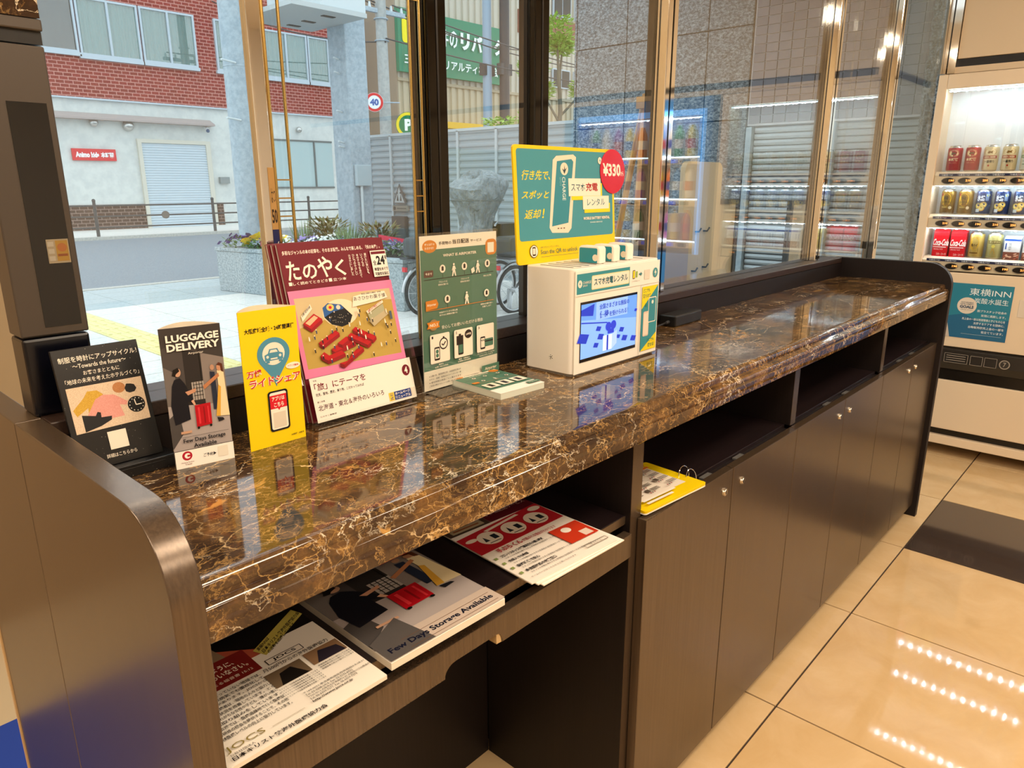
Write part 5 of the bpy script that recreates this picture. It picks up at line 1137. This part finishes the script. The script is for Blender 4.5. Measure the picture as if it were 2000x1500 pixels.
plant('bronze_shrub', (1.20, .95), 'shrub', 'bronze leaved shrub in the middle of the planter', 'planter shrubs', 1.15); plant('bronze_shrub', (2.05, 1.05), 'shrub', 'bronze leaved shrub right of the steel column', 'planter shrubs', 1.); plant('iris_clump', (.95, .75), 'grass', 'tuft of strappy leaves left of the bronze shrub', 'strappy plants', 1.1); plant('iris_clump', (2.25, .30), 'grass', 'tuft of strappy leaves under the red tape', 'strappy plants'); plant('iris_clump', (1.62, .9), 'grass', 'tuft of strappy leaves between the bronze shrubs', 'strappy plants', 1.05)
tp = MB(); tp.add([(5.86, 7.68, .69), (6.02, 7.06, .62), (6.02, 7.06, .68), (5.86, 7.68, .75), (5.862, 7.682, .69), (6.022, 7.062, .62), (6.022, 7.062, .68), (5.862, 7.682, .75)], [(0,1,2,3),(7,6,5,4),(0,4,5,1),(1,5,6,2),(2,6,7,3),(3,7,4,0)])
tape = empty('barrier_tape', (5.94, 7.37, G+.6), 0, 'bright pink red tape stretched over the planter', 'tape')
o = tp.build('tape', mat('pink_red_tape', '#e0204a', .5), tape); o.matrix_local = Matrix.Translation(-Vector(tape.location))
for (x, y, z1_) in ((5.858, 7.69, .82), (6.024, 7.05, .75)): o = MB().cyl((x, y, G+.5), (x, y, z1_), .008, seg=8).build('stake', FE, tape); o.matrix_local = Matrix.Translation(-Vector(tape.location))

# corrugated hoarding
HO = mat('grey_hoarding', '#98a6ac', .5); hz = empty('hoarding', (8, 7.6, G), 0, 'grey corrugated metal hoarding behind the bicycles', 'fence')
yy = 4.36; k = 0
while yy < 10.6:
    y2 = min(yy+.81, 10.62); vs = []; n = 22
    for i in range(n*4+1):
        z = .03 + 2.16*i/(n*4); x = -.012 + (.0, .018, .018, .0)[i % 4]; vs += [(x, yy-7.6, z), (x, y2-7.6-.03, z)]
    MB().add(vs, [(2*i, 2*i+1, 2*i+3, 2*i+2) for i in range(n*4)]).build('panel', HO, hz)
    MB().box(-.03, .02, y2-7.6-.032, y2-7.6+.012, 0, 2.2).build('post', mat('hoarding_post', '#b6c1c5', .45), hz)
    yy = y2
MB().box(-.03, .03, 4.36-7.6, 10.62-7.6, 2.19, 2.23).build('top_rail', MATS['hoarding_post'], hz)
nt_ = MB().prism([(9.62, 1.06), (9.96, 1.06), (9.79, 1.38)], 'x', 7.94, 7.96).build('warning_sign', mat('grey_warning_sign', '#5d6264', .5)); tag(nt_, 'grey triangular warning sign on the hoarding', 'sign')
p = Print(lambda u, v, l: Vector((7.94-l, 9.62+.34*u, 1.38-.32*v)), step=.002); p.poly([(.12, .94), (.88, .94), (.5, .18)], '#b9c0c0'); p.poly([(.30, .85), (.38, .5), (.46, .85)], '#4a4f52'); p.poly([(.54, .85), (.62, .5), (.70, .85)], '#4a4f52'); p.circ(.38, .45, .05, .05, '#4a4f52'); p.circ(.62, .45, .05, .05, '#4a4f52'); p.build('pictogram', nt_)
n2 = MB().box(7.94, 7.96, 9.58, 9.98, .94, 1.03).build('notice_strip', mat('tan_notice', '#8d8a80', .6)); tag(n2, 'narrow notice strip under the triangular sign', 'sign'); p = Print(lambda u, v, l: Vector((7.94-l, 9.98-.4*u, 1.03-.09*v)), step=.002); p.circ(.14, .5, .08, .36, '#3a3d40'); p.rect(.3, .4, .9, .6, '#5d5f5c'); p.build('notice_print', n2)
n3 = MB().box(7.88, 7.97, 9.62, 9.95, .50, .86).build('meter_box', mat('dark_meter_box', '#3f4648', .5), None, .01); tag(n3, 'dark box fixed low on the hoarding above the flowers', 'box'); MB().box(7.872, 7.878, 9.63, 9.94, .655, .663).build('lid_line', mat('box_line', '#7d8688', .5), n3)

# bicycles
RUB = mat('black_tyre', '#1b1d1f', .7); BFR = mat('dark_bike_frame', '#33373c', .35); SPK = mat('spoke_steel', (.6, .62, .64), .35, metal=1.)
COVER = speckle('grey_rain_cover', '#6f7d85', '#8d9aa2', 9, .4, b=.0); bump(COVER, noise(COVER, coords(COVER, (1, 1, .45)), 11, 3, .55, 1.2).outputs['Fac'], 1., .05); CLEARV = mat('cover_window', '#6d7a80', .15)
def bicycle(loc, rz, label, seat=True):
    b = empty('bicycle', loc, rz, label, 'bicycle', 'parked bicycles'); r = .258
    for x in (0, 1.08):
        w = MB().tube([(x+r*math.cos(R_(10*i)), 0, r+r*math.sin(R_(10*i))-.0) for i in range(36)], .020, 8, closed=True).build('wheel', RUB, b)
        MB().tube([(x+(r-.024)*math.cos(R_(10*i)), 0, r+(r-.024)*math.sin(R_(10*i))) for i in range(36)], .010, 6, closed=True).build('rim', SPK, w)
        MB().cyl((x, -.04, r), (x, .04, r), .028, seg=12).build('hub', SPK, w)
        for i in range(14): t = 2*math.pi*i/14; MB().cyl((x, .02*(-1)**i, r), (x+(r-.024)*math.cos(t), 0, r+(r-.024)*math.sin(t)), .0022, seg=5).build('spoke', SPK, w)
        MB().tube([(x+(r+.045)*math.cos(R_(20+12*i)), 0, r+(r+.045)*math.sin(R_(20+12*i))) for i in range(14)], .017, 6).build('mudguard', SPK, b)
    MB().tube([(0, 0, r), (.42, 0, .24), (.50, 0, .22), (.92, 0, .70)], .022, 8).tube([(.48, 0, .22), (.34, 0, .80)], .020, 8).tube([(0, 0, r), (.38, 0, .62)], .014, 8).tube([(1.08, 0, r), (.92, 0, .70), (.88, 0, .92)], .020, 8).build('frame', BFR, b)
    MB().tube([(.80, -.27, .97), (.90, -.20, 1.0), (.90, .20, 1.0), (.80, .27, .97)], .013, 8).build('handlebar', SPK, b)
    MB().sphere((.32, 0, .84), .12, 12, 8, 0, (1.1, .75, .4)).build('saddle', BFR, b)
    MB().cyl((.50, -.07, .22), (.50, .07, .22), .06, seg=14).build('crank', SPK, b); MB().box(.48, .56, .08, .16, .08, .10).build('pedal', BFR, b); MB().box(.44, .52, -.16, -.08, .34, .36).build('pedal', BFR, b)
    MB().box(-.22, .22, -.16, .16, .62, .64).build('rear_rack', BFR, b); MB().box(-.02, .02, .06, .10, .0, .26).build('kick_stand', SPK, b)
    MB().box(-.28, -.25, -.03, .03, .50, .55).build('rear_reflector', mat('red_reflector', '#d21c2c', .2), b)
    # rain cover over the front child seat: gathered skirt below, boxy sagging hood above
    prof = [(.10, .17, .80), (.13, .19, .84), (.115, .16, .95), (.14, .17, 1.08), (.17, .20, 1.16), (.20, .225, 1.22), (.20, .24, 1.24), (.225, .26, 1.30), (.245, .265, 1.38), (.24, .25, 1.44), (.19, .20, 1.50), (.11, .13, 1.545), (.0005, .0005, 1.56)]
    mb = MB(); seg = 36; vs = []
    for i, (rx, ry, z) in enumerate(prof):
        for k in range(seg):
            t = 2*math.pi*k/seg; c_, s_ = math.cos(t), math.sin(t); e = .62
            f = 1 + (.10 if z < 1.15 else .035)*math.sin(7*t+i*.5) + .03*math.sin(13*t+i)
            vs.append((.72 + .10*(z-.8) + rx*f*math.copysign(abs(c_)**e, c_)*1.35, ry*f*math.copysign(abs(s_)**e, s_), z + .025*math.sin(2*t+i*.4) - (.05 if z > 1.4 and c_ < -.3 else 0)))
    mb.add(vs, [(i*seg+k, i*seg+(k+1) % seg, (i+1)*seg+(k+1) % seg, (i+1)*seg+k) for i in range(len(prof)-1) for k in range(seg)], 0, True)
    cv = mb.build('seat_rain_cover', COVER, b)
    MB().tube([(.765+.28*math.copysign(abs(math.cos(R_(12*i)))**.62, math.cos(R_(12*i))), .25*math.copysign(abs(math.sin(R_(12*i)))**.62, math.sin(R_(12*i))), 1.245) for i in range(30)], .008, 6, closed=True).build('cover_seam', mat('cover_piping', '#5a686e', .5), cv)
    MB().box(.98, 1.30, -.17, .17, .74, .98).build('front_basket', BFR, b, .02); MB().prism(rrect(-.20, .645, .20, .86, .05, 4), 'y', -.13, .13).build('rear_bag', mat('dark_bag', '#3b4246', .6), b, .03)
    return b
bicycle((5.33, 6.18, G), R_(-6), 'bicycle with grey rain covered child seat in front of the planter')
b2 = bicycle((6.12, 5.55, G), R_(-2), 'second covered bicycle, half hidden behind the yellow sign')

# utility pole, round signs, cables
up = empty('utility_pole', (14.95, 18.95, G), 0, 'concrete utility pole behind the hoarding', 'pole'); CONC = speckle('pole_concrete', '#9aa0a0', '#adb2b0', 8, .9)
MB().cyl((0, 0, 0), (0, 0, 9), .20, .15, 20).build('shaft', CONC, up)
for z in (5.6, 6.2, 6.9): MB().tube([(.2*math.cos(R_(15*i)), .2*math.sin(R_(15*i)), z) for i in range(24)], .02, 6, closed=True).build('strap', GALV, up)
MB().box(-.9, .9, -.06, .06, 6.35, 6.47).build('cross_arm', GALV, up)
for x in (-.8, -.4, .4, .8): MB().cyl((x, 0, 6.47), (x, 0, 6.62), .05, .03, 10).build('insulator', BRK, up)
ss = empty('speed_sign', (14.25, 18.55, 3.74), math.atan2(-18.5, -14.2)+math.pi/2, 'round red rimmed speed limit sign reading 40', 'sign')
MB().cyl((0, 0, 0), (0, .02, 0), .27, seg=32).build('plate', mat('sign_white', '#e8eef2', .4), ss)
p = Print(lambda u, v, l: Vector((u*.27, -l, -v*.27)), step=.003, start=.003); 
for r_, c in ((.97, '#d3222e'), (.70, '#e8eef2')): p.circ(0, 0, r_, r_, c, 36)
p.text('40', -.48, -.36, .48, .36, '#2560a8', .05); p.build('sign_print', ss); MB().cyl((.25, .02, .0), (.75, .25, .02), .02, seg=6).build('bracket', GALV, ss)
ps = empty('parking_sign', (15.35, 18.35, 3.15), math.atan2(-18.35, -15.3)+math.pi/2, 'round green and yellow parking sign by the utility pole', 'sign')
MB().cyl((0, 0, 0), (0, .10, 0), .38, seg=32).build('disc', mat('parking_green', '#0f7a50', .4), ps); MB().cyl((.0, .05, -3.2), (0, .05, -.3), .04, seg=8).build('stem', GALV, ps)
p = Print(lambda u, v, l: Vector((u*.38, -l, -v*.38)), step=.003, start=.003); p.circ(0, 0, .96, .96, '#f0d422', 36); p.circ(0, 0, .74, .74, '#0f7a50', 36); p.text('P', -.28, -.45, .34, .45, '#f2f4ee', .05); p.build('sign_print', ps)
for k, (a, b_) in enumerate((((14.2, 18.95, 6.6), (28, 24, 7.4)), ((14.6, 18.95, 6.6), (30, 22, 6.6)), ((15.4, 18.95, 6.6), (34, 20, 6.2)), ((14.95, 18.75, 5.6), (30, 16, 5.0)), ((14.95, 18.75, 5.5), (13.0, 25.44, 7.3)))):
    a, b_ = Vector(a), Vector(b_); o = MB().tube([a.lerp(b_, t/10) - Vector((0, 0, .35*4*(t/10)*(1-t/10))) for t in range(11)], .022, 5).build('overhead_cable', FE); tag(o, ['overhead cable fanning highest from the utility pole', 'second overhead cable from the utility pole cross arm', 'third overhead cable running right from the pole', 'thick low overhead cable running right', 'overhead cable crossing left towards the brick building'][k], 'cable', 'overhead cables')
for x, y, r_, c, lab in ((21.25, 20.65, .19, '#8da3b4', 'pale blue grey lamp post in front of the green billboard'), (21.62, 20.10, .21, '#33383c', 'dark post right of the green billboard')):
    o = empty('lamp_post', (x, y, G), 0, lab, 'post'); MB().cyl((0, 0, 0), (0, 0, 11), r_, r_*.85, 14).build('shaft', mat('post_%s' % c.lstrip('#'), c, .5), o); MB().box(-.22, .22, -.22, .22, 0, .25).build('base', CONC, o); MB().box(-.3, .3, -.12, .12, 5.4, 5.8).build('bracket_box', FE, o)

# beige corrugated building with billboard
BEI = mat('beige_corrugated', '#b7ab92', .6); bb = empty('beige_building', (28, 28, G), 0, 'beige corrugated building carrying a green parking billboard', 'building')
def bq(mb, name, m, par=None):
    o = mb.build(name, m, par or bb)
    if par is None: o.matrix_local = Matrix.Translation(-Vector(bb.location))
    return o
xs = 20.45; vs = []; n = 0
while xs < 46: 
    for dx, dy in ((0, 0), (.10, 0), (.13, .07), (.26, .07), (.29, 0)): vs += [(xs+dx, 25+dy, G), (xs+dx, 25+dy, 5.50)]; n += 1
    xs += .39
bq(MB().add(vs, [(2*i, 2*i+2, 2*i+3, 2*i+1) for i in range(n-1)]), 'lower_cladding', BEI)
bq(MB().add([(x, y, 5.62 if z < 1 else 13) for x, y, z in vs], [(2*i, 2*i+2, 2*i+3, 2*i+1) for i in range(n-1)]), 'upper_cladding', mat('pale_corrugated', '#bdb6a6', .6))
bq(MB().box(20.42, 46, 24.93, 25.1, 5.50, 5.62), 'belt_rail', mat('beige_rail', '#a89c84', .6)); bq(MB().box(20.40, 20.46, 25.0, 40, G, 13), 'side_wall', mat('tan_side_wall', '#9c8f7c', .7)); bq(MB().box(20.46, 46, 25.1, 40, G, 13), 'core', mat('tan_core', '#8d8270', .8))
for z0_, z1_ in ((9.4, 10.4), (6.1, 7.0)):
    for k in range(8):
        x = 28.6 + 1.75*k; w_ = bq(MB().box(x, x+1.4, 24.90, 25.0, z0_, z1_), 'window', ALU); bq(MB().box(x+.06, x+.67, 24.885, 24.90, z0_+.06, z1_-.06), 'pane', DARKG, w_); bq(MB().box(x+.73, x+1.34, 24.885, 24.90, z0_+.06, z1_-.06), 'pane', DARKG, w_)
bq(MB().box(27.8, 46, 24.94, 25.0, 8.3, 9.3), 'red_brown_band', mat('red_brown_band', '#8a5a4c', .8)); bq(MB().box(20.46, 20.5, 26.0, 27.2, 6.6, 8.0), 'side_window', DARKG)
bq(MB().box(20.7, 46, 24.3, 25.0, 3.72, 3.98), 'yellow_awning', mat('yellow_awning', '#e3b21e', .5))
bs = bq(MB().box(20.33, 26.75, 24.72, 24.9, 5.82, 8.20), 'billboard', mat('green_billboard', '#0f8060', .5))
p = Print(lambda u, v, l: Vector((20.33+7.05*u, 24.72-l, 8.20-2.38*v)), step=.01, start=.01); X = lambda x: (x*.9888-.02-20.33)/7.05; Z = lambda z: (8.20-z)/2.38
p.rr(X(20.78), Z(7.86), X(21.95), Z(6.92), .02, '#f2e01e', 7.05/2.38); p.text('P', X(21.18), Z(7.70), X(21.72), Z(7.06), '#eef4f2', .06)
for ch, x0, x1 in (('三', 22.10, 22.66), ('井', 22.74, 23.32), ('の', 23.38, 23.84), ('リ', 24.02, 24.58), ('パ', 24.68, 25.36), ('ー', 25.46, 26.0), ('ク', 26.1, 26.7)): p.text(ch, X(x0), Z(7.70 if ch != 'ー' else 7.42), X(x1), Z(7.02 if ch != 'ー' else 7.30), '#eef4f2', .05 if x0 > 23.9 else .02)
p.text('三井不動産リアルティ株式会社', X(20.78), Z(6.50), X(26.8), Z(6.10), '#eef4f2', .02); p.build('billboard_lettering', bs)

# street tree
tr = empty('street_tree', (11.65, 9.40, G-.3), 0, 'young street tree with bright green leaves beyond the hoarding', 'tree'); BARK = mat('grey_bark', '#6d6a60', .9)
MB().tube([(0, 0, .2), (.03, .02, 1.2), (-.02, 0, 2.4), (.05, 0, 3.1), (.0, .05, 4.2)], [.075, .065, .055, .045, .02], 10).build('trunk', BARK, tr)
BR = [((-.02, 0, 2.4), (-.45, .35, 2.9), (-.85, .75, 2.75)), ((.05, 0, 3.0), (.25, -.35, 3.4), (.4, -.6, 3.7)), ((0, 0, 2.9), (-.25, .2, 3.4), (-.3, .4, 3.8)), ((.03, 0, 2.2), (.2, -.2, 2.5), (.3, -.5, 2.6)), ((.02, .02, 3.6), (.2, .1, 4.2), (.1, .2, 4.6))]
for b_ in BR: MB().tube(b_, [.025, .018, .008], 8).build('branch', BARK, tr)
mb = MB()
for b_ in BR + [((0, 0, 4), (0, 0, 4.2), (0, .05, 4.3))]:
    for q_, s_ in ((b_[1], .22), (b_[2], .34)):
        o0 = len(mb.v); leafy(mb, 230, s_, .3, .12, .034, 0, .1)
        for i in range(o0, len(mb.v)): mb.v[i] = (mb.v[i][0]+q_[0], mb.v[i][1]+q_[1], mb.v[i][2]+q_[2]-.1)
mb.build('foliage', speckle('spring_leaf', '#7fae3e', '#a6cc5a', 12, .6), tr)

# ------------------------------------------------------------------ stone and tile wall beside the hotel window
GRD = mat('rough_granite', '#6f6d68', .75)
def _gr():
    m = GRD; v = coords(m, (1, 1, 1.6)); t = noise(m, v, 46, 5, .75); c = ramp(m, t.outputs['Fac'], [(.36, '#37393a'), (.5, '#70767a'), (.64, '#a4acb0')]); setc(m, c); bump(m, t.outputs['Fac'], .5, .006)
_gr()
gw_ = struct('wall_granite', MB().box(5.62, 6.0, 2.66, 4.31, G, 4.2), mat('granite_joint', '#35322e', .9))
ys = [4.33, 3.79, 3.03, 2.66]; zs = [G, .55, 1.2, 1.85, 2.52, 3.2, 3.9]
for i in range(3):
    for j in range(6): MB().box(5.60, 5.66, ys[i+1]+.004, ys[i]-.004, zs[j]+.004, zs[j+1]-.004).build('granite_slab', GRD, gw_, .003)
for j in range(6): MB().box(5.60, 6.0, 4.312, 4.345, zs[j]+.004, zs[j+1]-.004).build('granite_slab', GRD, gw_, .003)
tw = struct('wall_tiled', MB().box(5.615, 6.0, 1.25, 2.655, 1.80, 3.4), mat('white_tile_grout', '#c9c9cc', .9))
TLM = mat('mauve_grey_tile', '#6f6a70', .35)
_n = TLM.node_tree.nodes; oi = _n.new('ShaderNodeObjectInfo'); setc(TLM, ramp(TLM, oi.outputs['Random'], [(0, '#67636a'), (1, '#78737a')]))
f0 = None
for i in range(14):
    for j in range(20):
        if f0 is None: f0 = MB().box(5.602, 5.62, 0, .0905, 0, .0575).build('wall_tile', TLM, tw, .0015); o = f0
        else: o = f0.copy(); COL.objects.link(o)
        o.location = (0, 1.30+.0962*i, 1.815+.0625*j)
ws = struct('wall_shutter', MB().box(5.66, 5.9, 1.25, 2.655, G, 1.795), mat('shutter_core', '#5b6064', .8)); SLT = mat('silver_shutter_slat', '#a7b0b4', .35, metal=.4)
f0 = None
for j in range(40):
    if f0 is None: f0 = MB().prism([(5.66, 0), (5.645, .004), (5.635, .02), (5.64, .038), (5.66, .042)], 'y', 1.36, 2.60, 0, True).build('shutter_slat', SLT, ws); o = f0
    else: o = f0.copy(); COL.objects.link(o)
    o.location = (0, 0, G+.02+.0455*j)
for y in (1.30, 1.98, 2.61): MB().box(5.60, 5.66, y, y+.045, G, 1.79).build('guide_rail', GALV, ws)
rs = struct('wall_rough_stone', MB().box(5.56, 5.60, 1.30, 1.43, G, 3.4), GRD)
vs = []; n1, n2 = 10, 120
for i in range(n2+1):
    for k in range(n1+1): vs.append((5.555 - random.uniform(0, .035) if 0 < k < n1 else 5.56, 1.295+.14*k/n1 + (random.uniform(-.008, .008)), G+3.45*i/n2))
MB().add(vs, [(i*(n1+1)+k, i*(n1+1)+k+1, (i+1)*(n1+1)+k+1, (i+1)*(n1+1)+k) for i in range(n2) for k in range(n1)]).build('split_face', GRD, rs)

# unseen slab added to shade the granite and tile wall
struct('added_shade_slab', MB().box(2.0, 7.0, 1.17, 3.2, 3.0, 3.3), mat('shade_slab_face', '#8a7a68', .7))
# boards standing outside against the glass
CRB = mat('cream_board', '#cfc1a3', .5); PINE = mat('pine_wood', '#b89262', .6)
def rboard(x0, x1, z1, y, label, m=CRB, hooks=True):
    r = empty('display_board', ((x0+x1)/2, y, G), 0, label, 'board', 'boards outside the glass'); w = (x1-x0)/2
    MB().prism(rrect(-w, .01, w, z1-G, .035, 5, (0, 0, 1, 1)), 'y', -.012, .012).build('panel', m, r, .002); MB().box(-w+.02, w-.02, -.028, .028, 0, .012).build('foot', m, r, .003)
    if hooks:
        for dx, z in ((-.05, 1.18), (.02, 1.18), (-.06, 1.02), (.03, 1.03)): MB().tube([(dx, -.012, z-G), (dx, -.03, z-G), (dx+.01, -.034, z-G+.014)], .0035, 6).build('hook', FE, r)
        MB().box(-.02, .09, -.0135, -.012, .86-G, .92-G).build('label_plate', mat('dull_plate', '#b7ab92', .5), r, .001)
    return r
rboard(2.64, 2.95, 1.455, 1.50, 'cream rounded board with small hooks behind the glass'); rboard(2.86, 3.06, 1.40, 1.57, 'narrow cream board half behind the hooked one', CRB, False); rboard(2.29, 2.52, 1.265, 1.40, 'lilac grey rounded board left of the cream boards', mat('lilac_board', '#a8a2a8', .4), False)
for (x0, x1, z1, lab) in ((2.98, 3.38, 1.30, 'dark framed notice board leaning right of the cream boards'), (4.02, 4.48, 1.28, 'dark framed board beside the last window post')):
    r = empty('framed_board', ((x0+x1)/2, 1.62, G), 0, lab, 'board', 'framed boards outside'); w = (x1-x0)/2
    MB().box(-w+.02, w-.02, -.006, .006, .70, z1-G-.02).build('panel', CRB, r); MB().box(-w, w, -.014, .014, z1-G-.022, z1-G).box(-w, w, -.014, .014, .68, .702).box(-w, -w+.022, -.014, .014, .702, z1-G-.022).box(w-.022, w, -.014, .014, .702, z1-G-.022).build('frame', FE, r)
    for s_ in (-1, 1): MB().cyl((s_*(w-.02), .0, .68), (s_*(w-.02), -.06, 0), .010, seg=8).build('leg', FE, r); MB().cyl((s_*(w-.02), .0, .72), (s_*(w-.02), .20, 0), .010, seg=8).build('leg', FE, r)
ez = empty('easel', (2.38, 1.52, G), 0, 'light wooden easel holding a white poster outside the glass', 'easel')
for q_ in ((-.16, -.04, 0), (.40, -.04, 0)): MB().tube([(0, 0, 1.73), q_], .013, 8).build('leg', PINE, ez)
MB().tube([(.02, .02, 1.70), (.12, .42, 0)], .012, 8).build('leg', PINE, ez); MB().box(-.03, .05, -.02, .02, 1.68, 1.72).build('head_block', PINE, ez); MB().box(-.13, .30, -.045, -.015, .72, .75).build('tray', PINE, ez)
pn = MB().box(-.10, .16, -.040, -.032, .752, 1.28).build('poster_board', mat('white_board', '#cfd0cc', .5), ez)
p = Print(sheet((-.10, -.040, 1.28), (.26, 0, 0), (0, 0, -.528), (0, -1, 0)), step=.0004); p.text('ムデコ', .04, .05, .40, .13, '#2a2a32', .03); p.text('ホ', .55, .02, .75, .10, '#2a2a32', .04); p.rect(.62, .14, .80, .26, '#27357a'); p.rect(.08, .22, .45, .30, '#27357a'); p.rect(.08, .36, .9, .39, '#8a8a92'); p.rect(.08, .44, .9, .47, '#8a8a92'); p.build('printed_face', pn)
# blue floor mat in the vestibule, left of the counter end
fm_ = MB().box(-.30, .40, 1.56, 2.05, 0.0005, .012).build('floor_mat', mat('blue_carpet_mat', '#1f3f9a', .95)); tag(fm_, 'royal blue door mat left of the counter end', 'mat')
